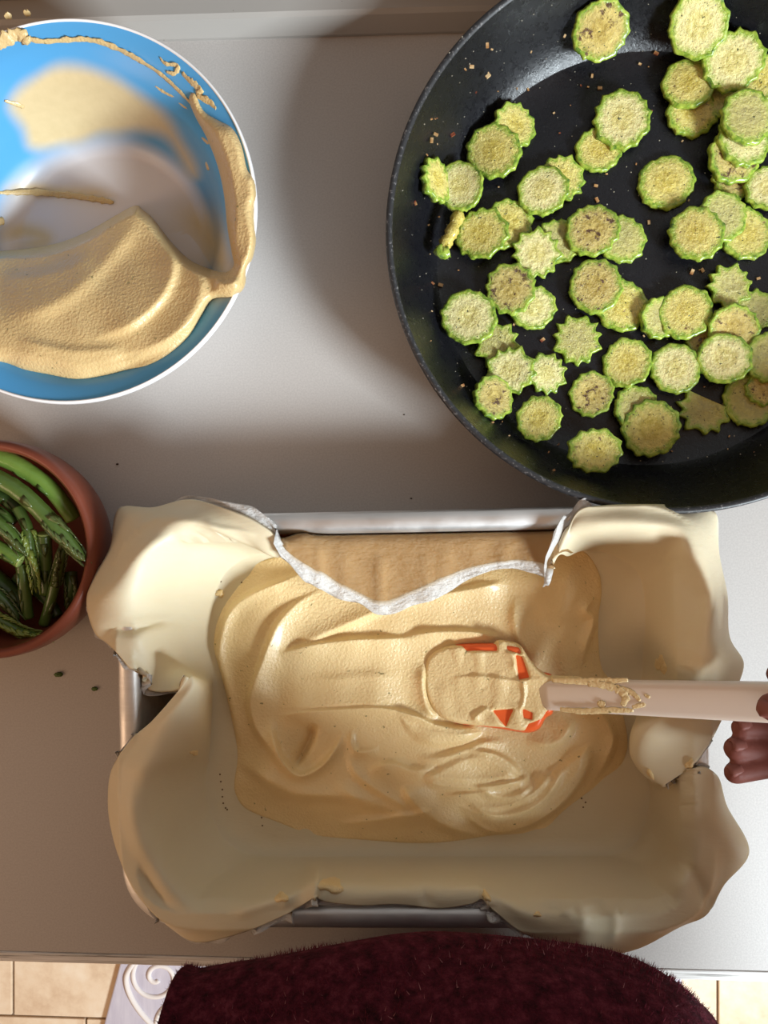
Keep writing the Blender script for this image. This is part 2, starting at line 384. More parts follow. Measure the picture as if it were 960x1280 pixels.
V, Fc = rings_mesh(lathe(outer, pc, 160)); obj('rim', V, Fc, M['pan_rim'], pan)
outw = [(PR + .0002, .0575), (PR - .006, .045), (PR - .018, .02), (PF + .002, .003), (PF - .004, .0), (.001, .0)]
V, Fc = rings_mesh(lathe(outw, pc, 160), True, False, True); obj('pan_underside', V, Fc, M['pan'], pan)
hd = catmull([(pc[0] + (PR - .002) * .77, pc[1] + (PR - .002) * .64, .050), (pc[0] + (PR + .06) * .77, pc[1] + (PR + .06) * .64, .062), (pc[0] + (PR + .19) * .77, pc[1] + (PR + .14) * .64, .075)], 6)
obj('handle', *tube(hd, np.linspace(.011, .014, len(hd)), 12), M['pan_rim'], pan)

def zslice(name, cx, cy, rpx, layer, tdir, tdeg, lobes, depth, kind, label, seed, cut=None, squash=1.0):
    rnd = np.random.RandomState(seed)
    z = float(hit(np.array(float(cx)), np.array(float(cy)), pan_z, .058, .0, 70)) + .0032 + layer * .0036
    c = un(cx, cy, z); R = rpx * mpp(cx, cy, z) * 1.05; depth = depth * 1.35
    nx_, ns = 9, max(48, lobes * 6)
    th = np.linspace(0, 2 * math.pi, ns, endpoint=False); ph = rnd.uniform(0, 6.28)
    lob = np.abs(np.cos(lobes * .5 * (th + ph + .10 * np.sin(3 * th + ph)))) ** .9           # points between the scallops
    rad = R * (1 - depth * lob + .03 * np.sin(2 * th + ph) + .015 * np.sin(5 * th + 2 * ph) + rnd.uniform(-.022, .022, ns))
    bx, by, bo = rnd.uniform(-1, 1, 3)
    def warp(u, v):                                                                         # bent, not flat
        return .0011 * (bx * (u * u - v * v) + 1.3 * by * u * v) + .0007 * np.sin(2.1 * u + 3 * bo) * np.cos(1.7 * v + bo)
    # plane: follow the pan's wall, then tilt
    gx = (float(pan_z(c[0] + .6 * R, c[1])) - float(pan_z(c[0] - .6 * R, c[1]))) / (1.2 * R); gy = (float(pan_z(c[0], c[1] + .6 * R)) - float(pan_z(c[0], c[1] - .6 * R))) / (1.2 * R)
    g = math.hypot(gx, gy); kk = min(1, 1.1 / (g + 1e-6)); kk = min(kk, .62 / (g + 1e-6)); gx *= kk; gy *= kk
    gx += math.tan(math.radians(tdeg)) * math.cos(math.radians(tdir)); gy += math.tan(math.radians(tdeg)) * math.sin(math.radians(tdir))
    T = .0042; sa = np.linspace(0, 6.2832, 25)[:-1]
    for _ in range(16):
        ex = [float((pan_z(c[0] + f_ * R * np.cos(sa), c[1] + f_ * R * np.sin(sa)) - gx * f_ * R * np.cos(sa) - gy * f_ * R * np.sin(sa)).max()) for f_ in (.3, .6, .9)]
        z = .5 * z + .5 * (max(ex) + T * .8 + layer * .0034); c = un(cx, cy, z)
    nrm = Vector((-gx, -gy, 1)).normalized(); q = Vector((0, 0, 1)).rotation_difference(nrm).to_matrix()
    T = .0042
    def ring(f, dz, dome=0.0):
        u = f * rad * np.cos(th); v = f * rad * np.sin(th) * squash
        if cut is not None:
            ca, cd = cut; nxv, nyv = math.cos(math.radians(ca)), math.sin(math.radians(ca)); over = np.maximum(u * nxv + v * nyv - cd * R, 0); u = u - over * nxv; v = v - over * nyv
        zz = dz + warp(u / R, v / R) * (1 if dz > -T else 1) + dome
        return np.array([Vector((a_, b_, c_)) @ q.transposed() for a_, b_, c_ in zip(u, v, zz)])
    fr = [.0, .18, .36, .54, .68, .78, .86]
    rings = [ring(max(f, .01), .0, .0006 * (1 - f) * rnd.uniform(-.6, 1)) for f in fr]
    V, Fc = rings_mesh(np.array(rings), True, True, False)
    loc = Vector((c[0], c[1], z)); low = min(0, *(r[2] for r in rings[-1]))
    root = obj(name, V + np.array(loc), [f[::-1] for f in Fc], M[kind], None, True, {'rad': np.repeat(np.array(fr) / .86, ns)})
    root.data.transform(Matrix.Translation(-loc)); root.location = loc
    tag(root, label, 'zucchini slice', 'fried zucchini slices in the pan')
    R2 = [ring(.86, 0), ring(.93, .0001), ring(.985, -.0005), ring(1.0, -T * .5), ring(.97, -T), ring(.6, -T), ring(.02, -T)]
    V, Fc = rings_mesh(np.array(R2), True, False, True)
    o = obj('rind', V + np.array(loc), [f[::-1] for f in Fc], M['rind'], root)
    fix_normals(o); fix_normals(root)
    if root.data.polygons[len(root.data.polygons) // 2].normal.z < 0: root.data.flip_normals()
    return root
G, P_, B_, W_ = 'flesh', 'flesh_pale', 'flesh_brown', 'flesh_wet'
# px, py, radius px, layer, tilt direction, tilt, lobes, lobe depth, look, label
SL = [
 (645,155,29,0,0,-18,11,.10,G,'zucchini slice tilted behind the large one at the pan\'s upper left'),
 (617,188,35,1,0,10,11,.07,G,'large zucchini slice with dark herb bit in its centre, upper left of pan'),
 (548,224,28,0,20,-30,11,.14,G,'steeply tilted scalloped zucchini slice nearest the left pan wall'),
 (575,231,28,1,0,18,12,.03,P_,'smooth pale oval zucchini slice leaning at the left pan wall'),
 (702,222,31,0,0,-4,11,.12,G,'scalloped zucchini slice tucked behind a round one, left of pan centre top'),
 (679,237,32,1,10,6,10,.06,P_,'round pale zucchini slice lying over a scalloped one, below the herb-centred slice'),
 (635,279,33,0,0,-6,10,.09,G,'zucchini slice half hidden right of the slice near the curled strip'),
 (602,291,34,1,0,14,11,.10,G,'scalloped zucchini slice leaning just right of the curled strip'),
 (700,300,30,0,0,0,12,.09,W_,'translucent zucchini slice under the bright star-shaped one'),
 (671,316,33,1,60,6,11,.17,P_,'bright star-shaped zucchini slice left of the seeded brown pair'),
 (752,38,35,0,0,2,12,.06,B_,'zucchini slice with blackened upper edge at the top of the pan'),
 (874,31,38,0,0,2,10,.07,P_,'large zucchini slice near the top frame edge, right of the blackened one'),
 (954,97,28,0,0,0,11,.08,G,'zucchini slice peeking out right of the big topmost overlap at frame edge'),
 (902,118,28,0,0,0,11,.07,W_,'mostly hidden zucchini slice under the pile of the upper right'),
 (918,76,38,2,0,4,12,.08,P_,'big scalloped zucchini slice on top of its neighbours at upper right'),
 (866,139,33,0,0,-2,11,.07,G,'zucchini slice with only its lower crescent showing, upper right'),
 (861,103,32,1,0,8,10,.04,G,'smooth domed zucchini slice over a crescent, upper right of pan'),
 (920,221,29,0,0,0,11,.09,B_,'lowest browned slice of the leaning zucchini stack at right'),
 (919,194,35,1,0,-10,11,.06,B_,'third slice down in the leaning zucchini stack at right'),
 (933,171,37,2,0,-8,12,.06,P_,'second slice down in the leaning zucchini stack at right'),
 (936,145,35,4,0,-6,11,.05,W_,'top glossy slice of the leaning zucchini stack at right'),
 (962,233,30,1,0,6,11,.08,P_,'pale zucchini slice cut by the right frame edge below the leaning stack'),
 (749,186,29,0,0,-3,12,.05,G,'smaller zucchini slice under the large upper middle one'),
 (778,148,37,1,40,6,12,.08,P_,'large zucchini slice with scattered herb bits at upper middle of pan'),
 (833,227,35,0,0,3,12,.05,G,'lone round zucchini slice in the middle of bare black pan'),
 (778,298,31,0,0,-3,11,.08,W_,'zucchini slice showing its right half behind a red-flecked one'),
 (741,287,34,1,0,5,12,.07,B_,'red-flecked zucchini slice left of its half hidden partner, pan centre'),
 (933,291,34,0,0,-4,11,.06,G,'right slice of the three-slice fan at the right of the pan'),
 (904,270,33,1,0,-8,11,.07,W_,'middle upright slice of the three-slice fan at the right of the pan'),
 (871,291,35,2,0,10,11,.07,G,'front left slice of the three-slice fan at the right of the pan'),
 (667,384,29,0,0,-4,11,.07,P_,'pale zucchini slice underneath a brown-seeded one, left of pan centre'),
 (638,360,33,1,0,6,11,.09,B_,'brown-seeded zucchini slice lying on a pale one, left of pan centre'),
 (621,430,31,0,0,4,10,.20,W_,'starry thin zucchini slice below the leftmost cream round'),
 (586,396,35,1,0,8,11,.06,P_,'cream round zucchini slice with ringed face, leftmost of the lower half'),
 (619,496,28,0,0,-14,12,.07,B_,'toasted tilted zucchini slice at the lower left end of the star cluster'),
 (683,466,28,0,0,0,11,.17,P_,'star-edged zucchini slice at the right of the star cluster'),
 (638,463,33,1,0,6,11,.15,P_,'topmost star-edged slice in the star cluster with one orange spot'),
 (674,523,29,1,0,4,11,.07,G,'zucchini slice with hollowed golden middle, bottom of the star cluster'),
 (722,424,33,0,0,0,11,.17,W_,'lone star-shaped zucchini slice with glassy grey centre'),
 (778,381,34,0,0,-3,11,.06,G,'herb-marked zucchini slice under a golden one, pan centre'),
 (745,357,34,1,0,5,12,.05,B_,'golden browned zucchini slice lying over the herb-marked one'),
 (826,397,27,0,0,-16,11,.08,W_,'dark sliver of a zucchini slice behind the smooth golden round'),
 (857,390,34,1,0,6,11,.05,G,'smooth golden round zucchini slice with a dark sliver behind it'),
 (913,357,31,1,0,0,10,.19,W_,'wet star-shaped zucchini slice above the blackened heap'),
 (944,388,29,0,0,0,11,.12,W_,'zucchini slice under the wet star, touching the blackened heap'),
 (882,427,24,0,0,0,11,.10,B_,'scrap of browned zucchini slice left of the blackened heap'),
 (918,412,32,1,90,14,11,.06,B_,'zucchini slice with blackened upper rind behind the palest round'),
 (906,447,33,2,0,8,11,.04,P_,'palest smooth zucchini round in front of the blackened slice'),
 (845,460,32,1,0,4,11,.05,P_,'pale pear-shaped zucchini slice left of the palest smooth round'),
 (784,453,31,0,0,12,10,.06,G,'solitary zucchini slice with green right side, lower middle'),
 (740,492,29,0,0,3,11,.07,B_,'small zucchini slice with charred top right rind, lower middle'),
 (796,510,29,0,0,-8,11,.06,W_,'pale edge of a slice behind the large lower zucchini round'),
 (814,535,37,1,0,6,12,.07,G,'large zucchini round lowest but one in the pan, over a pale edge'),
 (744,563,34,0,270,-12,11,.09,G,'lowest zucchini slice in the pan, tilted at the front wall'),
 (881,512,36,0,0,0,10,.20,W_,'half star-shaped zucchini slice with straight cut top'),
 (938,500,34,0,0,3,11,.05,W_,'dull zucchini slice right of the half star, near the frame edge'),
 (957,485,24,1,0,4,11,.08,B_,'small dark zucchini slice lying on the dull one by the frame edge'),
 (962,446,31,2,0,6,11,.05,W_,'flat beige zucchini slice cut by the right frame edge, lower right'),
]
for i, s in enumerate(SL):
    kw = {}
    if s[0] == 881: kw = dict(cut=(65, .38), squash=.95)
    if s[0] == 744: kw = dict(squash=.86)
    if s[0] in (575,): kw = dict(squash=1.12)
    zslice('zucchini_slice', *s, 100 + i, **kw)
# the curled strip at the left wall
cs = []
for (x, y, zz) in [(574, 266, .016), (569, 280, .018), (563, 294, .019), (557, 304, .018), (552, 313, .017)]: cs.append(un(x, y, zz))
cs = catmull(cs, 5); root = obj('zucchini_strip', *tube(cs, .0032 + .0012 * np.abs(np.sin(np.arange(len(cs)) * .55)), 12, True, .12, 3), M['flesh'], None, True)
root.data.attributes.new('rad', 'FLOAT', 'POINT'); tag(root, 'curled strip of zucchini hanging at the left pan wall', 'zucchini strip')
tb = [un(x, y, .018) for x, y in ((547, 310), (553, 316), (561, 314))]
obj('rind', *tube(catmull(tb, 4), .004, 10, True, .15, 5), M['rind'], root)
# chili flakes, seeds and droplets
rnd = random.Random(4); parts = []; drops = []
spots = [(610,95),(590,83),(609,57),(545,168),(540,175),(566,168),(519,254),(541,354),(551,356),(578,482),(603,503),(616,528),(692,588),(820,67),(800,80),(740,95),(750,110),(811,278),(745,232),(746,250),(865,340),(878,338),(948,348),(678,425),(695,435),(643,405),(809,487),(756,455),(704,320),(660,112),(706,45)]
for k in range(95): spots.append((rnd.uniform(520, 955), rnd.uniform(60, 585)))
for j, (x, y) in enumerate(spots):
    z = .01
    for _ in range(3): c = un(x, y, z); z = float(pan_z(c[0], c[1])) + .0008
    c = un(x, y, z)
    if math.hypot(c[0] - pc[0], c[1] - pc[1]) > PR - .008: continue
    s = rnd.uniform(.0005, .0010) * (1.25 if j < 31 else .55); a = rnd.uniform(0, 3.14)
    vv, ff = box(-s * 1.3, s * 1.3, -s * .8, s * .8, -s * .5, s * .5); vv = np.array(vv) @ np.array(Matrix.Rotation(a, 3, 'Z')) + rnd.uniform(-.1, .1) * s; parts.append((vv + c, ff))
for k in range(420):
    x, y = rnd.uniform(500, 955), rnd.uniform(5, 590); z = .01
    for _ in range(3): c = un(x, y, z); z = float(pan_z(c[0], c[1])) + .0001
    c = un(x, y, z)
    if math.hypot(c[0] - pc[0], c[1] - pc[1]) > PR - .006: continue
    s = rnd.uniform(.00025, .0006); drops.append(([c + np.array(d) * s for d in ((1, 0, 0), (0, 1, 0), (-1, 0, 0), (0, -1, 0), (0, 0, .8))], [(0, 1, 4), (1, 2, 4), (2, 3, 4), (3, 0, 4)]))
tag(obj('chili_flakes', *merge(parts), M['flake'], None, False), 'scattered red and tan chili flakes and crumbs on the black pan', 'spice', None, 'stuff')
tag(obj('oil_droplets', *merge(drops), M['oil'], None, True), 'tiny oil droplets scattered over the black pan surface', 'oil', None, 'stuff')

# ------------------------------------------------------------------ blue bowl with chickpea spread
bc = np.array([-.1998, .1703, .075]); BR = .1105
bp_r = np.array([0, .046, .058, .066, .0725, .079, .0885, .0985]) * BR / .1015; bp_z = np.array([.010, .010, .0125, .0225, .040, .0565, .0672, .0735])
def bowl_prof(r): return np.interp(r, bp_r, bp_z, right=.067)
def bowl_z(x, y): return bowl_prof(np.hypot(x - bc[0], y - bc[1]))
bowl = empty('mixing_bowl', (bc[0], bc[1], 0), 'blue and white mixing bowl smeared with chickpea spread, top left', 'bowl')
rs = np.r_[np.linspace(.0006, bp_r[1], 14), catmull(np.c_[bp_r[1:], bp_z[1:]], 26)[1:, 0]]; cp = catmull(np.c_[bp_r, bp_z], 14)
prof = [(max(r, .0005), float(np.interp(r, cp[:, 0], cp[:, 1]))) for r in rs]
Rg = lathe(prof, bc, 420); V, Fc = rings_mesh(Rg, True, True)
pp = proj(V); film_poly = catmull([(8, 135), (22, 108), (50, 88), (85, 77), (118, 82), (150, 97), (190, 125), (222, 158), (243, 196), (250, 222), (238, 222), (222, 200), (196, 170), (150, 172), (90, 184), (40, 188), (24, 165)], 5, True)
sd, _, _ = sdf_poly(film_poly, pp[:, 0], pp[:, 1]); film = smooth((sd + 9 + 1.5 * waves(pp[:, 0], pp[:, 1], .1, 3)) / 26) * .92
for q, wd in (([(-5, 240), (30, 236), (70, 240), (120, 244), (150, 252)], 9), ([(200, 262), (240, 275), (262, 300), (280, 340), (262, 350), (230, 310)], 24), ([(-5, 300), (30, 290), (55, 300), (0, 312)], 12)):
    dd = lip(q, pp[:, 0], pp[:, 1], 1, wd, wd); film = np.maximum(film, dd * .85)
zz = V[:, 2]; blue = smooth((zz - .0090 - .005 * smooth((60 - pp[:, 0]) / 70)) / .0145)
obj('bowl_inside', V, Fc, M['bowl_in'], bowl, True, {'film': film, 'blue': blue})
r1 = prof[-1][0]
po = [(r1, .0735), (r1 + .0003, .0743), (r1 + .0010, .0745), (r1 + .0016, .0737), (r1 + .0018, .0720)] + [(r + .0022, z - .0022) for r, z in prof[-2:40:-10]] + [(bp_r[2] + .002, .0012), (bp_r[2] - .006, 0), (.001, 0)]
V, Fc = rings_mesh(lathe(po, bc, 160), True, False, True); tag(obj('bowl_outside', V, Fc, M['bowl_out'], bowl), 'white outside and rim edge')
# the mound
mound = catmull([(-60, 318), (-20, 318), (0, 314), (40, 310), (75, 303), (108, 290), (140, 272), (168, 257), (178, 262), (192, 274), (212, 300), (236, 324), (262, 336), (282, 340), (292, 332), (290, 318), (284, 285), (280, 245), (272, 208), (258, 172), (244, 146), (236, 124), (243, 116), (254, 138), (272, 150), (290, 160), (302, 182), (309, 212), (318, 224), (321, 245), (317, 262), (320, 298), (316, 322), (309, 336), (305, 360), (290, 371), (266, 374), (252, 394), (236, 420), (212, 442), (186, 456), (160, 462), (128, 470), (95, 474), (60, 468), (30, 462), (0, 452), (-60, 445)], 4, True)
CPT = np.array([(-50, 330, 4.4), (0, 325, 4.5), (60, 318, 4.7), (110, 302, 5.0), (150, 282, 5.3), (170, 268, 5.5), (195, 300, 5.9), (225, 328, 6.4), (255, 345, 7.1), (280, 352, 7.7), (302, 345, 8.0), (300, 300, 8.2), (306, 255, 8.2), (295, 210, 8.0), (275, 170, 7.8), (250, 135, 7.3), (285, 320, 7.5), (280, 245, 6.8), (-50, 400, 6.6), (20, 390, 6.6), (90, 375, 6.7), (150, 340, 6.3), (180, 380, 6.9), (225, 380, 7.2), (235, 415, 7.2), (180, 450, 7.0), (130, 463, 6.9), (90, 466, 6.9), (40, 456, 6.9), (0, 446, 6.9), (100, 430, 7.2), (30, 425, 7.1), (160, 425, 7.2), (262, 370, 7.4)], float)
def tps(X, Y, C, lam=40.0):
    K = lambda r2: r2 * np.log(r2 + 1e-9) * .5 / 1e3
    n = len(C); A = np.zeros((n + 3, n + 3)); d2 = (C[:, None, 0] - C[None, :, 0]) ** 2 + (C[:, None, 1] - C[None, :, 1]) ** 2
    A[:n, :n] = K(d2) + lam * np.eye(n) / 10; A[:n, n] = 1; A[:n, n + 1:] = C[:, :2] / 100; A[n:, :n] = A[:n, n:].T
    w_ = np.linalg.solve(A, np.r_[C[:, 2], 0, 0, 0]); z = w_[n] + w_[n + 1] * X / 100 + w_[n + 2] * Y / 100
    for (x, y, _), k_ in zip(C, w_): z = z + k_ * K((X - x) ** 2 + (Y - y) ** 2)
    return z
def mound_z(X, Y, S):
    zb = hit(X, Y, bowl_z); zb = np.where(zb <= 0.001, .0655, zb)
    zt = np.clip(tps(X, Y, CPT), 2.5, 8.6) / 100
    W = 12 + 3 * waves(X, Y, .05, 8) + 8 * smooth((Y - 400) / 40)
    for c, A, L, wd, sd_ in [([(176, 262), (150, 300), (110, 345), (60, 380), (0, 395)], .0035, 34, 14, 1), ([(200, 290), (215, 330), (200, 370), (160, 405), (110, 420)], .004, 26, 8, 1),
                            ([(230, 330), (250, 356), (235, 395), (205, 425), (150, 445)], .003, 18, 9, 1), ([(0, 350), (60, 345), (120, 320)], .002, 26, 10, 1),
                            ([(250, 140), (275, 170), (290, 215), (296, 260), (298, 310)], .0035, 14, 9, -1), ([(268, 352), (282, 356), (300, 350)], .003, 9, 5, 1), ([(20, 425), (90, 440), (160, 436)], .0022, 16, 7, 1)]:
        zt = zt + lip(c, X, Y, A, L, wd, sd_)
    zt = zt + .0004 * waves(X, Y, .1, 11)
    T = np.maximum(zt - zb, .0025); s = np.clip(S / W, 0, 1); return zb + T * np.sqrt(1 - (1 - s) ** 2) + .0002
V, Fc, _ = blob(mound, mound_z, 1.5)
hm = obj('chickpea_spread', V, Fc, M['hummus_bowl']); tag(hm, 'thick beige chickpea spread heaped in the blue bowl and over its rim', 'spread')
def on_bowl(x, y): return un(x, y, hit(np.array(x, float), np.array(y, float), bowl_z) + .0006)
rn = np.random.RandomState(5)
for pts, rw in (([(-10, 52), (12, 46), (30, 47), (52, 52), (85, 50), (112, 50), (140, 58), (170, 73), (200, 92), (226, 116), (246, 138)], .0013), ([(-8, 60), (8, 52), (24, 44), (36, 54)], .0034), ([(200, 72), (207, 80), (222, 82), (218, 92), (208, 90)], .0010), ([(228, 92), (240, 104), (250, 112), (247, 120)], .0022), ([(246, 120), (262, 128), (270, 136)], .0018), ([(194, 108), (206, 116), (218, 122)], .0007), ([(222, 128), (236, 138)], .0007), ([(252, 172), (264, 182)], .0008), ([(258, 202), (262, 212)], .0016), ([(6, 126), (20, 130), (30, 134)], .0011), ([(6, 22), (14, 18)], .0014), ([(30, 17), (38, 16)], .0014), ([(0, 241), (40, 240), (85, 244), (120, 249), (142, 253)], .0016), ([(-5, 276), (5, 276)], .002)):
    c = catmull(pts, 7); Pp = np.array([on_bowl(x, y) for x, y in c]); rr_ = rw * (.45 + rn.uniform(.4, 1.1, len(Pp))) * np.sin(np.linspace(.25, 2.9, len(Pp))) ** .5
    V, Fc = tube(Pp, rr_ * 1.05, 12, True, .25, 2); A3 = V.reshape(len(Pp), 12, 3); cw = np.array([bc[0], bc[1], .13]) - Pp; cw /= np.linalg.norm(cw, axis=1)[:, None]; dd = ((A3 - Pp[:, None]) * cw[:, None]).sum(2)
    obj('spread_smear', (A3 - cw[:, None] * (dd * .78)[..., None]).reshape(-1, 3), Fc, M['hummus_bowl'], hm)

# ------------------------------------------------------------------ terracotta dish of asparagus
rc = un(-18, 687, .055); k = mpp(-18, 687, .055); ro, rin = 133 * k, 122 * k
dish = empty('terracotta_dish', (rc[0], rc[1], 0), 'small red-brown terracotta dish of asparagus at the left frame edge', 'dish')
pr = [(.001, .005), (rin - .018, .005), (rin - .008, .011), (rin - .002, .03), (rin, .050), (rin + .0008, .0535), ((rin + ro) / 2, .0552), (ro - .0004, .0540), (ro + .0010, .050), (ro + .0012, .036), (ro - .003, .018), (ro - .012, .004), (ro - .018, 0), (.001, 0)]
pr = [tuple(p) for p in catmull(pr, 3)]; V, Fc = rings_mesh(lathe(pr, rc, 120), True, True, True); obj('dish_body', V, Fc, M['terracotta'], dish)
def spear(path, r0, r1, mt_, label, tip=None, cut=None, frill=0, seed=0, tipmat='asp_tip'):
    P = catmull([un(x, y, z / 100) for x, y, z in path], 8); L = len(P)
    rad = np.linspace(r0, r1, L) / 100
    if tip: rad = rad * np.where(np.linspace(0, 1, L) > 1 - tip, np.sqrt(np.clip(1 - ((np.linspace(0, 1, L) - 1 + tip) / tip) ** 2, .02, 1)), 1)
    root = obj('asparagus_spear', *tube(P, rad, 14, True, .03, seed), M[mt_]); tag(root, label, 'asparagus', 'asparagus pieces in the terracotta dish')
    rn = np.random.RandomState(seed + 50); T = np.gradient(P, axis=0); T /= np.linalg.norm(T, axis=1)[:, None]
    def scale(i, ang, ln, wd, lift):
        u = np.cross(T[i], [0, 0, 1.]); u /= np.linalg.norm(u); v = np.cross(u, T[i]); n_ = np.cos(ang) * u + np.sin(ang) * v; b_ = np.cross(T[i], n_)
        o = P[i] + n_ * rad[i] * .93; ring = []
        for s in (0, .35, .7, 1.0):
            ww = wd * (1 - s) ** .6 * (1 if s else .8) + 1e-5; cc = o + T[i] * ln * s + n_ * lift * (math.sin(s * 2.2) * .5 + .2)
            ring.append([cc - b_ * ww, cc + n_ * .0007 * (1 - s), cc + b_ * ww, cc - n_ * .0006])
        return rings_mesh(np.array(ring), True, True, True)
    if tip or frill:
        parts = []; i0 = int(L * (1 - (tip or .6))) - 2
        for i in range(max(i0, 1), L - 2, 1):
            for q in range(3 + (2 if frill else 0)): parts.append(scale(i, i * 2.2 + q * 2.09 + rn.uniform(-.3, .3), rn.uniform(.005, .008) * (r0 / .5 * .5 + .5), rad[i] * .55 + .0006, .001 + frill * .0022 * rn.uniform(.4, 1)))
        obj('tip_scales', *merge(parts), M[tipmat], root)
    for f in (.18, .42, .62):           # side leaves on the stalk
        i = int(L * f); 
        if tip and f > 1 - tip: continue
        obj('leaf_scale', *scale(i, 1.2 + rn.uniform(-.9, .9), .009, rad[i] * .6, .0008), M['asp_tip' if mt_ != 'asp_light' else 'asp_mid'], root)
    if cut is not None:
        e = P[cut]; d = T[cut] * (1 if cut else -1); obj('cut_end', *tube([e, e + d * .0009, e + d * .0011], np.array([1, .96, .6]) * rad[cut], 14), M['asp_cut'], root)
    return root
spear([(-55, 700, 1.5), (-20, 712, 1.6), (18, 746, 1.8), (30, 765, 1.6)], .62, .55, 'asp_dark', 'thick dark asparagus stem low in the dish, left of the short upright stem', seed=12)
spear([(-50, 790, 1.6), (-5, 801, 1.8), (20, 806, 1.8)], .5, .4, 'asp_dark', 'dark asparagus piece at the very bottom of the dish opening', tip=.4, seed=15)
spear([(88, 716, 1.6), (89, 735, 1.8), (86, 757, 1.4)], .42, .34, 'asp_dark', 'dark asparagus bud against the right inner wall of the dish', tip=.7, seed=11)
spear([(20, 720, 1.4), (55, 745, 1.4), (72, 770, 1.3)], .4, .35, 'asp_dark', 'hidden asparagus piece deep between the two upright stems', seed=16)
spear([(-40, 608, 2.6), (0, 619, 2.8), (28, 642, 2.6)], .48, .42, 'asp_dark', 'dark asparagus stem running below the second long spear', seed=3)
spear([(-30, 628, 2.8), (0, 641, 2.9), (18, 655, 2.7)], .42, .36, 'asp_mid', 'short green asparagus stem showing between darker ones at the left', seed=5)
spear([(55, 668, 3.0), (57, 700, 2.5), (58, 742, 1.9)], .44, .40, 'asp_mid', 'asparagus stem with round cut end under the long spear tip', cut=0, seed=9)
spear([(27, 705, 2.7), (31, 740, 2.5), (35, 772, 2.1)], .38, .36, 'asp_mid', 'short upright asparagus stem left of the dish centre', seed=8)
spear([(55, 780, 1.9), (66, 742, 2.5), (75, 702, 2.9), (80, 685, 3.0)], .34, .28, 'asp_mid', 'thin asparagus spear with budded top leaning right in the dish', tip=.5, frill=.5, seed=10)
spear([(22, 634, 3.3), (34, 660, 3.3), (37, 684, 3.2), (42, 708, 3.0), (45, 736, 2.8)], .36, .3, 'asp_mid', 'frilly asparagus spear with yellow-green loose tip in the middle', tip=.65, frill=.9, seed=4, tipmat='asp_yel')
spear([(-40, 735, 2.6), (-5, 742, 2.8), (24, 774, 2.6)], .46, .4, 'asp_dark', 'dark wet asparagus tip shining at the left frame edge', tip=.75, seed=13)
spear([(-40, 770, 3.0), (-5, 774, 3.1), (26, 790, 3.0), (62, 797, 2.9)], .36, .3, 'asp_mid', 'frilly asparagus tip lying along the lower rim of the dish', tip=.75, frill=1, seed=14, tipmat='asp_yel')
spear([(-40, 666, 3.4), (0, 686, 3.5), (25, 701, 3.4)], .50, .46, 'asp_light', 'bright green asparagus stem with cut end at the left frame edge', cut=-1, seed=7)
spear([(-40, 630, 3.7), (-4, 652, 3.9), (14, 670, 3.8), (27, 690, 3.6)], .46, .40, 'asp_mid', 'blue-green pointed asparagus tip above the bright cut stem', tip=.45, seed=6)
spear([(-60, 552, 4.0), (0, 571, 4.3), (36, 590, 4.2), (68, 616, 3.8), (92, 648, 3.0)], .56, .50, 'asp_light', 'longest bright asparagus spear along the upper rim of the dish', seed=1)
spear([(-60, 575, 4.6), (0, 600, 4.9), (30, 619, 5.0), (58, 646, 5.1), (80, 671, 5.3), (105, 700, 5.6)], .58, .50, 'asp_mid', 'long asparagus spear whose dark tip rests on the right dish rim', tip=.34, seed=2)

# ------------------------------------------------------------------ baking tin
ca = un(147, 638, .06); cbn = un(888, 1172, .06); tx0, tx1, ty0, ty1 = ca[0], cbn[0], cbn[1], ca[1]
tcx, tcy, tw, thh = (tx0 + tx1) / 2, (ty0 + ty1) / 2, tx1 - tx0, ty1 - ty0
TR = math.radians(1.2); tcs, tsn = math.cos(TR), math.sin(TR)
def rrect(inset, r, z, n=12):
    hw, hh = tw / 2 - inset, thh / 2 - inset; r = max(.036 - inset * .9, .006); pts = []
    for sx_, sy_, a0 in ((1, 1, 0), (-1, 1, 90), (-1, -1, 180), (1, -1, 270)):
        for k in range(n + 1):
            a = math.radians(a0 + 90 * k / n); u_ = sx_ * (hw - r) + r * math.cos(a); v_ = sy_ * (hh - r) + r * math.sin(a); pts.append((tcx + u_ * tcs - v_ * tsn, tcy + u_ * tsn + v_ * tcs, z))
    return pts
RW = .0118
tl = [(.022, .02, .0005), (.0175, .022, .0), (.0160, .022, .002), (RW + .0005, .02, .050), (RW, .02, .0535), (.002, .014, .0535), (.0, .014, .0548), (.0, .014, .0575), (.0015, .014, .0594), (.005, .014, .0602), (RW - .003, .0125, .0600), (RW - .0005, .012, .0585), (RW + .0008, .012, .055), (RW + .0035, .018, .006), (RW + .006, .018, .003)]
tin = empty('baking_tin', (tcx, tcy, 0), 'rectangular worn aluminium baking tin lined with raw pastry', 'baking tin')
V, Fc = rings_mesh(np.array([rrect(*a_) for a_ in tl]), True, True, True); fix_normals(obj('tin_body', V, Fc, M['tin'], tin))

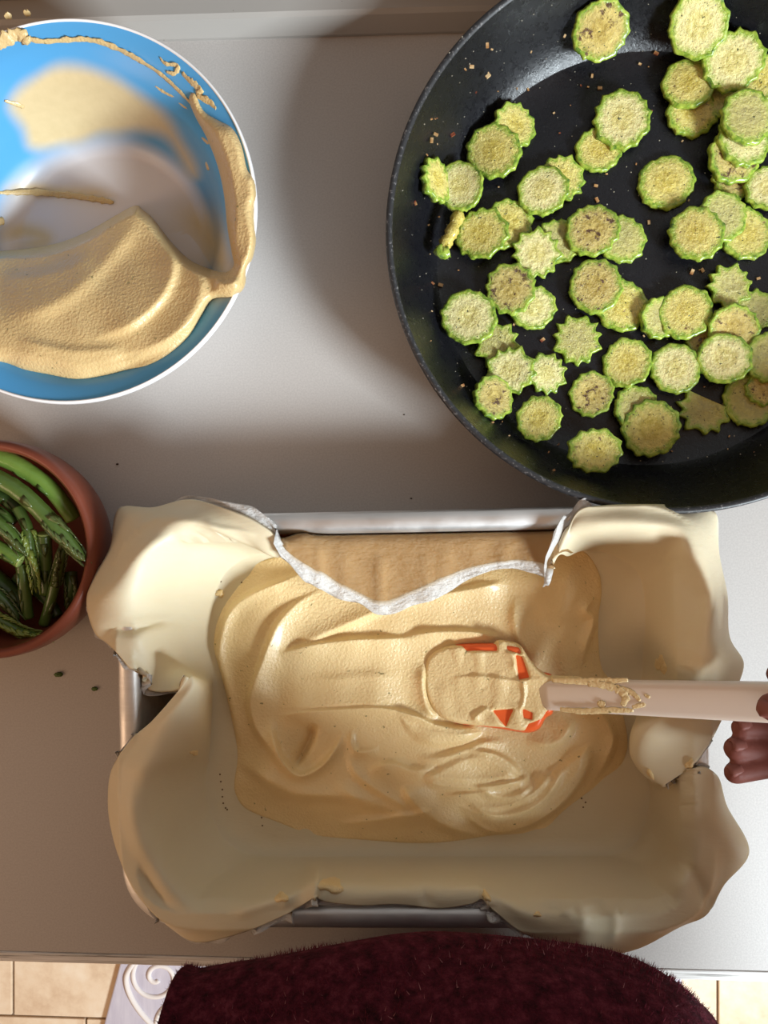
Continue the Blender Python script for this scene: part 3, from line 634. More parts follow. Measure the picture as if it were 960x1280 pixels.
# ------------------------------------------------------------------ pastry sheet: sections floor -> wall -> crest -> drop -> edge, clockwise (px, py, z cm)
ST = [
 [(267,850,.6),(248,846,2.5),(240,845,4.0),(234,849,4.9),(227,857,5.2)],
 [(268,838,.6),(238,832,1.8),(226,836,3.2),(220,848,4.3),(213,864,4.9)],
 [(262,815,.6),(228,812,2.5),(200,826,4.8),(190,845,5.4),(182,860,5.6)],
 [(262,790,.6),(224,788,3.0),(182,792,6.0),(163,808,6.3),(150,820,5.9)],
 [(263,780,.6),(224,776,3.0),(176,780,5.7),(150,790,5.9),(134,804,5.5)],
 [(265,768,.6),(226,763,3.3),(170,768,6.6),(140,778,6.5),(118,790,5.4)],
 [(270,745,.6),(230,735,3.5),(170,740,7.2),(130,745,7.0),(108,755,5.5)],
 [(280,720,.6),(240,705,3.8),(180,705,7.4),(145,715,7.0),(115,724,5.0)],
 [(295,705,.6),(255,680,4.2),(200,680,7.4),(165,685,6.9),(137,685,4.5)],
 [(310,697,.6),(270,668,4.8),(215,665,7.2),(180,655,6.0),(149,636,3.0)],
 [(325,694,.6),(290,670,5.0),(235,655,7.2),(210,640,6.2),(192,634,4.0)],
 [(340,692,.6),(308,680,5.0),(268,662,7.0),(250,642,6.7),(238,624,5.4)],
 [(360,690,.6),(332,692,4.6),(308,675,6.2),(297,656,6.8),(292,640,6.7)],
 [(380,688,.6),(354,698,5.0),(338,690,5.9),(333,675,6.6),(331,660,6.8)],
 [(400,686,.6),(390,674,3.8),(378,669,5.8),(374,682,6.2),(371,697,6.1)],
 [(425,686,.6),(418,673,3.6),(408,669,5.4),(403,690,5.7),(400,713,5.4)],
 [(450,686,.6),(447,673,3.5),(443,669,5.3),(441,702,5.2),(440,736,4.8)],
 [(478,686,.6),(478,673,3.5),(478,669,5.2),(478,710,4.9),(478,752,4.4)],
 [(520,686,.6),(520,673,3.5),(520,669,5.2),(520,702,5.0),(520,737,4.6)],
 [(575,686,.6),(575,673,3.5),(575,669,5.2),(575,690,5.2),(575,712,4.9)],
 [(635,686,.6),(635,673,3.5),(635,669,5.3),(636,684,5.4),(637,699,5.2)],
 [(690,686,.6),(686,673,3.5),(680,669,5.5),(680,686,5.8),(680,703,5.6)],
 [(715,686,.6),(708,675,3.5),(700,669,5.8),(694,690,6.1),(689,710,5.8)],
 [(735,690,.6),(722,690,3.4),(710,698,5.2),(706,692,6.1),(704,680,6.5)],
 [(750,690,.6),(742,680,4.0),(720,674,6.0),(717,657,6.6),(722,640,6.3)],
 [(765,694,.6),(765,678,4.2),(755,665,6.4),(751,650,6.8),(750,632,6.0)],
 [(785,705,.6),(792,682,4.2),(798,664,6.6),(800,648,6.8),(802,630,5.6)],
 [(798,720,.6),(820,695,4.2),(845,670,6.8),(853,652,6.6),(858,632,4.0)],
 [(802,735,.6),(835,710,4.2),(862,690,7.4),(880,670,6.0),(895,641,3.0)],
 [(805,755,.6),(842,735,4.0),(875,715,7.5),(890,705,6.2),(899,692,4.5)],
 [(805,775,.6),(845,765,4.0),(885,750,7.6),(900,745,6.6),(909,742,5.0)],
 [(804,800,.6),(845,795,4.0),(880,790,7.5),(900,792,6.6),(912,796,5.5)],
 [(802,825,.6),(840,822,4.0),(880,822,7.2),(910,825,6.6),(930,830,5.8)],
 [(800,850,.6),(835,850,4.0),(875,852,6.4),(900,862,6.4),(917,869,6.0)],
 [(797,875,.6),(825,880,4.5),(850,885,6.4),(880,892,6.4),(903,899,6.2)],
 [(795,900,.6),(792,906,4.5),(815,905,6.2),(855,915,6.3),(889,926,6.2)],
 [(795,925,.6),(786,930,4.2),(800,937,5.6),(838,945,6.0),(866,956,6.1)],
 [(799,945,.6),(791,952,3.8),(801,966,4.6),(816,975,5.2),(828,983,5.4)],
 [(812,985,.8),(822,986,2.0),(830,984,3.2),(838,981,4.2),(846,977,5.0)],
 [(810,1008,.8),(835,998,2.8),(855,984,4.8),(865,970,5.8),(873,959,5.9)],
 [(805,1028,.7),(838,1015,3.2),(870,1000,5.8),(885,985,6.4),(897,970,6.0)],
 [(800,1043,.6),(840,1035,3.0),(875,1022,6.2),(895,1015,6.5),(909,1008,5.8)],
 [(790,1056,.6),(832,1058,2.9),(878,1058,5.8),(912,1062,6.3),(937,1064,5.8)],
 [(775,1064,.6),(826,1086,2.6),(864,1100,4.4),(890,1103,5.6),(906,1106,5.8)],
 [(755,1070,.6),(800,1105,2.8),(845,1125,5.0),(870,1135,5.8),(884,1143,5.8)],
 [(735,1072,.6),(765,1110,3.1),(810,1136,5.6),(835,1150,5.9),(852,1158,5.4)],
 [(705,1074,.6),(730,1110,3.4),(765,1145,6.0),(785,1170,6.0),(800,1184,5.0)],
 [(680,1075,.6),(700,1108,3.4),(735,1145,6.2),(752,1175,6.0),(765,1192,5.0)],
 [(655,1075,.6),(668,1105,3.6),(690,1140,6.3),(705,1170,6.2),(714,1188,5.4)],
 [(628,1075,.6),(635,1102,3.8),(645,1130,6.3),(652,1150,6.4),(656,1167,6.0)],
 [(612,1075,.6),(614,1098,3.8),(615,1112,5.6),(616,1125,6.2),(617,1137,6.4)],
 [(600,1075,.6),(600,1095,3.8),(601,1105,5.2),(602,1115,5.8),(603,1123,6.0)],
 [(585,1075,.6),(586,1093,3.6),(587,1106,5.4),(588,1119,5.9),(588,1130,6.0)],
 [(545,1075,.6),(545,1092,3.6),(545,1106,5.4),(545,1122,6.0),(545,1136,6.0)],
 [(500,1075,.6),(500,1092,3.6),(500,1106,5.4),(500,1119,6.0),(500,1131,6.0)],
 [(450,1075,.6),(450,1092,3.6),(450,1106,5.4),(450,1120,6.0),(450,1132,6.0)],
 [(410,1075,.6),(408,1092,3.8),(406,1104,5.6),(405,1116,6.1),(405,1127,6.1)],
 [(398,1075,.6),(396,1090,4.4),(396,1100,6.2),(395,1112,6.8),(394,1122,6.9)],
 [(380,1075,.6),(376,1097,4.0),(373,1112,5.9),(373,1123,6.3),(374,1134,6.3)],
 [(350,1073,.6),(342,1100,3.8),(336,1124,6.3),(335,1140,6.4),(334,1154,6.0)],
 [(320,1068,.6),(300,1105,3.6),(292,1135,6.3),(289,1155,6.2),(287,1171,5.4)],
 [(295,1058,.6),(265,1100,3.6),(252,1135,6.2),(248,1160,6.0),(243,1178,5.0)],
 [(278,1043,.6),(240,1080,3.6),(222,1115,6.3),(214,1140,6.0),(208,1157,5.0)],
 [(268,1023,.6),(225,1050,3.6),(200,1085,6.4),(188,1108,6.0),(177,1126,4.8)],
 [(262,1003,.6),(218,1020,3.8),(182,1050,6.6),(166,1070,6.2),(154,1086,5.0)],
 [(260,985,.6),(218,990,3.8),(175,1010,6.8),(153,1025,6.3),(139,1036,5.0)],
 [(260,965,.6),(225,965,4.0),(180,975,6.9),(152,988,6.4),(135,997,5.0)],
 [(262,945,.6),(242,938,4.4),(195,945,6.9),(160,953,6.5),(140,960,5.4)],
 [(264,920,.6),(252,910,4.8),(210,912,6.8),(182,918,6.6),(164,924,6.2)],
 [(265,895,.6),(254,880,5.0),(228,880,6.8),(208,890,6.7),(189,902,6.4)],
 [(266,872,.6),(255,862,5.0),(244,858,6.5),(230,862,6.6),(215,873,6.5)],
 [(266,858,.6),(252,850,4.8),(245,846,6.0),(240,844,6.4),(236,847,6.6)],
]
ST = np.array(ST, float); nS = len(ST); PS = un(ST[..., 0], ST[..., 1], ST[..., 2] / 100)       # nS x 5 x 3
KS, KV = 10, 9
G1 = catmull(PS.reshape(nS, -1), KS, True).reshape(-1, 5, 3)
GR = np.stack([catmull(g, KV) for g in G1])                                                     # NS x NV x 3
NS, NV = GR.shape[:2]; vv = np.linspace(0, 1, NV)[None, :]
nz = waves(GR[..., 0] * 1000, GR[..., 1] * 1000, .07, 21) * .0011 + waves(GR[..., 0] * 1000, GR[..., 1] * 1000, .2, 22) * .0004
GR[..., 2] += nz * smooth(vv * 3 - .3) * (1 - .4 * smooth((vv - .8) * 5))
GP = proj(GR)
def rim_dist(P):
    dx_, dy_ = P[..., 0] - tcx, P[..., 1] - tcy; u_ = dx_ * tcs + dy_ * tsn; v_ = -dx_ * tsn + dy_ * tcs
    qx = tw / 2 - np.abs(u_); qy = thh / 2 - np.abs(v_); rc_ = .036; cor = (qx < rc_) & (qy < rc_); hx, hy = rc_ - qx, rc_ - qy; hh_ = np.hypot(hx, hy) + 1e-9
    e = np.where(cor, rc_ - hh_, np.minimum(qx, qy))
    gu = np.where(cor, hx / hh_, (qx < qy) * 1.0) * np.sign(u_); gv = np.where(cor, hy / hh_, (qx >= qy) * 1.0) * np.sign(v_)
    return e, gu * tcs - gv * tsn, gu * tsn + gv * tcs
def keep_off(P):                        # the sheet lies in and over the tin: never through its wall or rim
    e, gx, gy = rim_dist(P); need = RW + .0045 + np.clip(.058 - P[..., 2], 0, .06) * .05
    push = np.where((e > RW - .004) & (e < need) & (P[..., 2] < .0585), need - e, 0)
    P[..., 0] -= gx * push; P[..., 1] -= gy * push
    e = rim_dist(P)[0]; zm = np.where(e < 0, .0640 + e * 3.0, .0640); zm = np.where((e < -.010) | (e > RW), -1, zm)
    up_ = np.maximum(P[..., 2], zm); q = un(GP[..., 0], GP[..., 1], up_); m = (up_ > P[..., 2] + 1e-6)[..., None]
    return np.where(m, q, P)
for _ in range(3):
    GR = keep_off(GR)
    for _k in range(3):
        a_ = GR.copy(); GR[:, 1:-1] = a_[:, 1:-1] * .5 + .25 * (a_[:, :-2] + a_[:, 2:]); b_ = GR.copy(); GR = b_ * .6 + .2 * (np.roll(b_, 1, 0) + np.roll(b_, -1, 0)); GR[:, -1] = a_[:, -1]
        GP = proj(GR)
GR = keep_off(GR)
qn = proj(GR)
vm = smooth((vv - .12) * 5)
for cv, A, L, wd, sd_ in [([(222, 658), (236, 678), (262, 678), (292, 678), (328, 700)], .0030, 12, 5, -1), ([(122, 786), (160, 788), (192, 780), (218, 764)], -.0045, 6, 9, 1), ([(182, 744), (208, 752), (227, 775), (226, 805)], -.0022, 10, 10, 1), ([(255, 650), (272, 660), (300, 664), (322, 672)], .0016, 6, 4, 1),
        ([(812, 664), (840, 684), (828, 702)], -.0022, 8, 8, 1), ([(852, 724), (868, 742), (884, 750)], -.0018, 9, 8, 1), ([(860, 800), (874, 830), (866, 860)], .0020, 12, 9, 1), ([(798, 955), (810, 1000), (828, 1036), (842, 1060)], .0032, 16, 7, 1), ([(836, 1046), (858, 1082), (874, 1108), (886, 1142)], -.0036, 9, 9, 1), ([(858, 985), (868, 1010), (860, 1040)], .0022, 12, 8, 1),
        ([(726, 1172), (729, 1140), (720, 1104)], .0016, 7, 7, 1), ([(764, 1182), (770, 1152), (762, 1124)], .0014, 7, 7, 1), ([(536, 1136), (530, 1112), (524, 1092)], -.0022, 7, 7, 1), ([(612, 1136), (606, 1112), (598, 1092)], .0030, 8, 5, 1), ([(168, 960), (172, 1000), (190, 1050)], -.0014, 12, 12, 1), ([(300, 1150), (310, 1118), (316, 1090)], .0014, 10, 10, 1), ([(355, 1140), (362, 1110), (366, 1088)], .0018, 8, 8, 1)]:
    GR[..., 2] += vm * lip(cv, qn[..., 0], qn[..., 1], A, L, wd, sd_)
nm = ((vv > .62) & (qn[..., 0] > 345) & (qn[..., 0] < 690) & (qn[..., 1] < 770)) * smooth((vv - .62) * 8)
for x0, sl_, am in ((395, .10, .0016), (432, -.05, .0010), (474, .02, .0022), (530, .06, .0014), (560, -.1, .0008), (628, .05, .0016), (655, .2, .001)): GR[..., 2] += nm * am * np.exp(-np.abs(qn[..., 0] - x0 - sl_ * (qn[..., 1] - 670)) / 6)
GR[..., 2] += nm * .0004 * waves(qn[..., 0], qn[..., 1], .12, 81)
cen = un(520, 880, .0061); FL = GR[:, 0]
inner = [FL * (1 - q) + (np.array([0, 0, .006]) + np.array([cen[0], cen[1], 0])) * q for q in (.97, .66, .33, .12)]
full = np.concatenate([np.stack(inner, 1), GR], 1)
V, Fc = rings_mesh(np.transpose(full, (1, 0, 2)), True, True, False)
dough = obj('pastry_dough', V, Fc, M['dough'])
cz = dough.data.polygons[NS * 1].normal.z
if cz < 0: dough.data.flip_normals()
tag(dough, 'cream sheet of raw pastry draped in the baking tin with floppy edges', 'pastry dough')
so = dough.modifiers.new('thick', 'SOLIDIFY'); so.thickness = .0026; so.offset = -1; so.use_rim = True
# paper under it
du = np.roll(GR, -1, 0) - np.roll(GR, 1, 0); dv = np.gradient(GR, axis=1); nn = np.cross(du, dv); nn /= np.linalg.norm(nn, axis=2)[..., None] + 1e-9
if nn[:, 2, 2].mean() < 0: nn = -nn
ext = np.zeros(nS); 
def setext(i0, i1, v):
    for i in range(i0, i1 + 1): ext[i % nS] = v
setext(0, 8, 2.5); setext(2, 5, 4.5); setext(9, 13, 6.5); setext(12, 12, 6); setext(14, 24, 8.0); setext(25, 34, .8); setext(35, 39, 1.5); setext(40, 48, .6); setext(49, 58, 5.5); setext(57, 57, 2); setext(59, 62, 4.5); setext(63, 71, 2)
setext(nS - 3, nS + 1, .2)
exl = np.interp(np.arange(NS) / KS, np.arange(nS + 1), np.r_[ext, ext[0]]) / 1000
v0 = int(NV * .40); base = GR[:, v0:] - nn[:, v0:] * .0031; tng = GR[:, -1] - GR[:, -4]; tng /= np.linalg.norm(tng, axis=1)[:, None] + 1e-9
rnp = np.random.RandomState(9); exr = []; NE = 5
for k_ in range(1, NE + 1):
    f = k_ / NE; cr = waves(np.arange(NS) * 1.0, np.full(NS, k_ * 3.0), .9, 30 + k_) * .0013 + waves(np.arange(NS) * 1.0, np.full(NS, 1.0), .16, 44) * .0015
    ln = exl * (1 + .22 * waves(np.arange(NS) * 1.0, np.zeros(NS), .35, 40))
    exr.append(base[:, -1] + tng * (ln * f)[:, None] + nn[:, -1] * (cr * f * smooth(exl / .003))[:, None] * .9)
pg = np.concatenate([base, np.stack(exr, 1)], 1); clear = np.concatenate([np.ones((NS, base.shape[1] - 1)), np.full((NS, 1), .4), np.zeros((NS, NE))], 1)
V, Fc = rings_mesh(np.transpose(pg, (1, 0, 2)), True)
pap = obj('liner_paper', V, Fc, M['paper'], dough, True, {'clear': clear.T.ravel()}); tag(pap, 'thin crinkled whitish paper under the pastry')
so = pap.modifiers.new('thick', 'SOLIDIFY'); so.thickness = .00012
# dough surface lookup by pixel
DV = full.reshape(-1, 3); DP = proj(DV)
def dough_z(x, y):
    d = (DP[:, 0] - x) ** 2 + (DP[:, 1] - y) ** 2; i = np.argsort(d)[:6]; return float(np.median(DV[i, 2]))
parts = []
for x, y in [(275, 968), (276, 977), (278, 987), (278, 996), (279, 1004), (282, 1010), (284, 1012), (327, 1022), (328, 1032), (277, 718), (276, 727), (302, 728), (302, 737), (727, 998), (732, 1003), (729, 1009)]:
    c = un(x, y, .0066); a = np.linspace(0, 6.283, 9)[:-1]; vv_ = [c + np.array([.0006 * math.cos(t_), .0006 * math.sin(t_), 0]) for t_ in a]; parts.append((vv_ + [c + np.array([0, 0, .0001])], [(i, (i + 1) % 8, 8) for i in range(8)]))
tag(obj('prick_holes', *merge(parts), M['hole'], dough, False), 'tiny dark prick holes', kind='stuff')
for x, y, a, b, rot in [(275, 742, 6, 5, 0), (414, 1107, 18, 11, 10), (352, 1122, 10, 7, 0), (243, 941, 6, 4, 0), (826, 831, 12, 8, 70), (812, 968, 9, 5, 50), (672, 1143, 5, 4, 0), (862, 955, 5, 8, 40), (608, 1120, 5, 9, -30)]:
    th = np.linspace(0, 6.283, 19)[:-1]; rr_ = 1 + .18 * np.sin(3 * th + x) + .1 * np.sin(5 * th + y); rings = []; z = dough_z(x, y)
    for f, hgt in ((1.0, -.0008), (.8, .0009), (.5, .0016), (.05, .0018)):
        q = math.radians(rot); X = a * f * rr_ * np.cos(th); Y = b * f * rr_ * np.sin(th); XX = x + X * math.cos(q) - Y * math.sin(q); YY = y + X * math.sin(q) + Y * math.cos(q)
        rings.append([un(p_, q_, dough_z(p_, q_) + hgt) for p_, q_ in zip(XX, YY)])
    V, Fc = rings_mesh(np.array(rings), True, False, True); fix_normals(obj('spread_smear', V, [f[::-1] for f in Fc], M['hummus'], dough))

# ------------------------------------------------------------------ chickpea spread in the tin
HP = catmull([(345, 696), (318, 706), (309, 720), (296, 735), (280, 758), (270, 782), (267, 808), (273, 832), (282, 866), (292, 910), (297, 946), (293, 975), (295, 994), (309, 1012), (348, 1028), (392, 1044), (458, 1050), (517, 1054), (562, 1052), (619, 1044), (675, 1039), (702, 1016), (725, 998), (766, 971), (782, 945), (783, 911), (767, 858), (751, 830), (748, 776), (752, 742), (748, 714), (728, 688), (690, 684), (600, 682), (480, 682), (400, 684)], 5, True)
a1 = lambda X, Y: (250 + X / 3.368, 680 + Y / 3.368); a2 = lambda X, Y: (500 + X / 3.2, 680 + Y / 3.2)
q1 = lambda L_: [a1(*p_) for p_ in L_]; q2 = lambda L_: [a2(*p_) for p_ in L_]
LIPS = [
 (q1([(470,105),(380,145),(200,222),(115,310),(80,450),(78,520),(112,630),(150,780),(190,860)]), .0042, 12, 3.5, -1),
 (q1([(585,168),(430,238),(335,330),(292,420),(262,500),(225,600),(212,680),(240,780),(300,860),(360,950),(430,985)]), .0040, 16, 4, -1),
 (q1([(940,235),(780,270),(640,325),(500,385),(420,420)]), .0022, 12, 6, 1),
 (q1([(330,470),(430,438),(600,410),(760,402),(960,398)]), .0030, 22, 4, 1),
 (q1([(325,725),(420,712),(600,700),(740,694),(860,712),(990,760)]), .0034, 10, 4, 1),
 (q1([(330,690),(420,684),(600,672),(740,668),(880,684)]), .0026, 30, 5, -1),
 (q1([(300,730),(302,800),(330,890),(385,962),(440,975),(520,930),(580,850),(605,775)]), .0030, 6, 5, 1),
 (q1([(480,750),(465,810),(430,880),(392,945)]), -.0045, 7, 5, 1),
 (q1([(645,775),(635,840),(670,878),(760,862)]), .0016, 5, 4, 1),
 (q1([(620,860),(655,960),(740,1030),(840,1090),(910,1125)]), .0020, 14, 5, -1),
 (q1([(570,1182),(740,1162),(900,1142),(980,1130)]), .0022, 10, 5, 1),
 (q1([(160,900),(240,960),(340,1020),(420,1050),(600,1060),(800,1090)]), .0034, 20, 7, -1),
 (q2([(-40,245),(150,206),(300,180),(430,150)]), .0022, 12, 4, 1),
 (q2([(0,372),(150,354),(300,356),(420,380)]), .0026, 12, 4, 1),
 (q2([(92,470),(88,560),(105,650),(150,705)]), .0024, 8, 5, 1),
 (q2([(-20,672),(60,690),(130,722),(230,742),(330,738)]), .0030, 10, 4, 1),
 (q2([(45,770),(150,795),(250,782),(330,742)]), .0022, 8, 4, -1),
 (q2([(270,830),(370,842),(440,880),(482,932)]), .0030, 12, 4, 1),
 (q2([(90,930),(150,962),(300,972),(430,956),(490,936)]), .0030, 10, 4, -1),
 (q2([(150,1012),(300,1000),(450,962),(520,930)]), .0024, 10, 5, 1),
 (q2([(240,1050),(300,1110),(360,1145),(430,1150),(540,1110),(640,1040),(720,940),(755,850),(760,790)]), .0042, 14, 4, -1),
 (q2([(270,1045),(400,1050),(510,1010),(575,950),(598,905)]), .0028, 9, 5, -1),
 (q2([(20,960),(40,1010),(110,1080),(220,1140),(360,1165)]), .0034, 16, 6, -1),
 (q2([(780,200),(745,265),(775,305),(745,400),(722,500)]), .0026, 9, 4, 1),
 (q2([(700,540),(760,620),(820,700),(852,780),(820,870),(730,1005)]), .0030, 12, 5, 1),
 (q2([(250,1000),(340,1075),(440,1085),(550,1040),(620,960),(650,880)]), .0024, 9, 5, -1),
 (q2([(300,960),(380,1010),(470,1005),(540,950)]), .0020, 8, 5, -1),
 (q2([(60,860),(160,860),(260,830),(340,800),(440,800)]), .0022, 14, 6, 1),
 (q2([(500,780),(600,800),(660,760),(690,690)]), .0022, 14, 7, -1),
 (q1([(420,560),(560,575),(700,560),(860,570)]), .0010, 22, 8, 1),
 (q1([(700,960),(800,930),(900,960),(1000,940)]), .0022, 12, 6, 1),
 (q1([(560,1000),(680,1080),(800,1110),(950,1180)]), .0020, 14, 7, -1),
 (q2([(470,200),(460,300),(480,380),(540,460)]), .0018, 14, 7, -1),
]
def hz(X, Y, S):
    z = .0062 + .0085 * smooth(S / 50) * (1 - .35 * smooth((Y - 960) / 90)) + .0008
    e = np.sqrt(1 - (1 - np.clip(S / 9, 0, 1)) ** 2)
    for P_l, am, wd_ in ((q2([(90,930),(150,885),(270,832),(370,842),(440,880),(482,932),(430,956),(300,972),(150,962)]), .0036, 11), (q2([(230,1045),(330,1125),(430,1152),(560,1105),(660,1025),(745,915),(765,800),(690,830),(605,905),(510,1000),(390,1048)]), .0040, 13), (q2([(0,690),(130,730),(330,745),(260,785),(150,800),(40,775)]), .0025, 9)):
        z = z + am * smooth(sdf_poly(catmull(P_l, 4, True), X, Y)[0] / wd_)
    # a thin film outside the first fold at the left, thick mass within
    for L_ in LIPS: z = z + 1.8 * lip(L_[0], X, Y, *L_[1:])
    z = z + .0009 * waves(X, Y, .035, 51) + .00035 * waves(X, Y, .09, 52)
    # spatula blade pressed in
    return .0058 + (z - .0058) * (.12 + .88 * e) * np.where(S <= 0, 0, 1)
V, Fc, _ = blob(HP, hz, 1.25)
tag(obj('chickpea_spread', V, Fc, M['hummus']), 'swirled beige chickpea spread filling the pastry in the tin', 'spread')

# ------------------------------------------------------------------ spatula
BL = catmull([(530, 845), (533, 826), (545, 813), (562, 807), (585, 804), (625, 804), (650, 808), (660, 824), (674, 838), (692, 847), (692, 888), (682, 898), (674, 911), (658, 916), (625, 911), (600, 908), (565, 903), (544, 892), (534, 872)], 5, True)
def ztop(X): return .0164 + .0168 * np.clip((X - 530) / 160, 0, 1)
sp0 = un(610, 860, .01); spat = empty('spatula', (float(sp0[0]), float(sp0[1]), .012), 'white-handled spatula with orange silicone head coated in spread', 'spatula')
V, Fc, _ = blob(BL, lambda X, Y, S: ztop(X) - .0055 * (1 - np.sqrt(1 - (1 - np.clip(S / 7, 0, 1)) ** 2)), 2.0); o = obj('blade', V, Fc, M['orange'], spat)
so = o.modifiers.new('thick', 'SOLIDIFY'); so.thickness = .006; so.offset = -1
OR_ = [[(578, 804), (620, 804), (620, 812), (584, 812)], [(646, 820), (652, 822), (660, 846), (650, 848)], [(618, 889), (640, 888), (636, 896), (632, 906), (626, 900)], [(662, 906), (674, 902), (671, 912), (658, 914)], [(632, 804), (648, 806), (650, 816), (636, 812)], [(655, 888), (664, 892), (664, 898), (656, 896)]]
CT = catmull([(529, 846), (532, 825), (544, 812), (562, 806), (585, 806), (612, 806), (622, 800), (634, 801), (650, 806), (661, 822), (675, 837), (692, 844), (720, 845), (738, 851), (730, 858), (708, 855), (695, 862), (698, 872), (712, 878), (735, 881), (738, 889), (712, 891), (690, 888), (680, 898), (672, 908), (657, 915), (625, 910), (600, 908), (565, 903), (544, 892), (533, 872)], 4, True)
def cz_(X, Y, S):
    t_ = .0014 + .0008 * waves(X, Y, .07, 61) + .0005 * waves(X, Y, .2, 62)
    for c, A, L, wd, sd_ in [([(560, 850), (585, 846), (610, 847), (640, 851), (658, 850), (690, 848)], .0016, 8, 3, 1), ([(652, 848), (655, 862), (654, 878), (648, 892)], .0022, 4, 3, 1), ([(590, 902), (600, 892), (612, 884)], .0024, 6, 4, 1), ([(632, 812), (642, 824), (640, 840)], .0014, 5, 4, 1)]: t_ = t_ + lip(c, X, Y, A, L, wd, sd_)
    t_ = np.maximum(t_, .0011); ex = np.ones_like(X)
    for P4 in OR_:
        s4, _, _ = sdf_poly(P4, X, Y); ex = np.minimum(ex, 1 - smooth((s4 + 4) / 4.5))
    zt = np.where(X < 690, ztop(X) - .0055 * (1 - np.sqrt(1 - (1 - np.clip(S / 7, 0, 1)) ** 2)), .0338 + (X - 690) / 265 * .062 * .8)
    return zt + (t_ + .0012) * ex * smooth(S / 3 + .15) - .0011
V, Fc, _ = blob(CT, cz_, 1.25); obj('spread_coating', V, Fc, M['hummus'], spat)
h0 = un(684, 868, .0305); h1 = un(956, 877.5, .096); dirv = h1 - h0; hN = 26; hr = []
up = np.array([0, 0, 1.]); dn = dirv / np.linalg.norm(dirv); sd3 = np.cross(dn, up); sd3 /= np.linalg.norm(sd3); upp = np.cross(sd3, dn)
for i in range(hN):
    f = i / (hN - 1) * 1.42 - .03; wd_ = (.0092 + .0012 * min(f, 1)) * (1 if f < 1.3 else 1 - (f - 1.3) * 2.5); th_ = .0045; row = []
    for a in np.linspace(0, 6.2832, 21)[:-1]:
        ca_, sa_ = math.cos(a), math.sin(a); row.append(h0 + dirv * f + sd3 * wd_ * np.sign(ca_) * abs(ca_) ** .45 + upp * th_ * np.sign(sa_) * abs(sa_) ** .55)
    hr.append(row)
V, Fc = rings_mesh(np.array(hr), True, True, True); tag(fix_normals(obj('handle', V, Fc, M['handle'], spat)), 'white plastic handle')
def on_handle(x, y):            # point on the handle's upper face
    best = None
    for f in np.linspace(0, 1, 200):
        c = h0 + dirv * f + upp * .0046; p_ = proj(c)
        if best is None or abs(p_[0] - x) < best[0]: best = (abs(p_[0] - x), c)
    return un(x, y, best[1][2] + .0002)
for pts, rw in [([(690, 850), (712, 851), (735, 852), (758, 851), (785, 850)], .0013), ([(735, 855), (752, 856), (772, 862), (782, 872), (778, 882)], .0016), ([(772, 858), (790, 866), (800, 876)], .0011), ([(700, 886), (730, 889), (760, 888), (792, 888)], .0012), ([(748, 878), (756, 882)], .0015), ([(790, 884), (806, 880)], .0009), ([(806, 868), (812, 872)], .0007)]:
    c = catmull(pts, 7); Pp = np.array([on_handle(x, y) for x, y in c]); V, Fc = tube(Pp, 1.5 * rw * np.sin(np.linspace(.3, 2.85, len(Pp))) ** .5, 10, True, .3, 4); A3 = V.reshape(len(Pp), 10, 3); V = (A3 - upp * (((A3 - Pp[:, None]) * upp).sum(2) * .90)[..., None]).reshape(-1, 3)
    obj('spread_smear', V, Fc, M['hummus'], spat)

# ------------------------------------------------------------------ person
def cap(p0, p1, r0, r1, n=16):
    p0 = np.array(p0, float); p1 = np.array(p1, float); d = p1 - p0; L = np.linalg.norm(d); d = d / (L + 1e-9); P = []; Rd = []
    for a in np.linspace(-1.45, 0, 6): P.append(p0 + d * r0 * math.sin(a)); Rd.append(r0 * math.cos(a))
    for a in np.linspace(0, 1.45, 6): P.append(p1 + d * r1 * math.sin(a)); Rd.append(r1 * math.cos(a))
    return tube_n(P, Rd, n, d)
def tube_n(P, Rd, n, d):
    u = np.cross(d, [0.13, .22, 1.]); u /= np.linalg.norm(u); v = np.cross(d, u); a = np.linspace(0, 6.2832, n, endpoint=False)
    return rings_mesh(np.array([p + np.outer(np.cos(a) * r, u) + np.outer(np.sin(a) * r, v) for p, r in zip(P, Rd)]), True, True, True)
def ell(c, r, n=20):
    c = np.array(c); R_ = []
    for a in np.linspace(-1.5, 1.5, 14): R_.append([c + np.array([r[0] * math.cos(a) * math.cos(b), r[1] * math.cos(a) * math.sin(b), r[2] * math.sin(a)]) for b in np.linspace(0, 6.2832, n, endpoint=False)])
    return rings_mesh(np.array(R_), True, True, True)
def fused(name, parts, voxel, material, parent, smooth_it=6):
    V, Fc = merge(parts); o = obj('tmp', V, Fc, None); fix_normals(o)
    r = o.modifiers.new('r', 'REMESH'); r.mode = 'VOXEL'; r.voxel_size = voxel; s = o.modifiers.new('s', 'SMOOTH'); s.iterations = smooth_it; s.factor = .5
    dg = bpy.context.evaluated_depsgraph_get(); me = bpy.data.meshes.new_from_object(o.evaluated_get(dg)); bpy.data.objects.remove(o)
    me.name = name; off = np.array(parent.location); me.transform(Matrix.Translation(-Vector(off))); me.materials.clear(); me.materials.append(material)
    me.polygons.foreach_set('use_smooth', [True] * len(me.polygons)); q = bpy.data.objects.new(name, me); COL.objects.link(q); q.parent = parent; return q
per = empty('person', (.035, -.45, FLOOR), 'person in a burgundy fleece sweater leaning at the counter, holding a white spatula', 'person')
U = lambda x, y, z: un(x, y, z / 100)
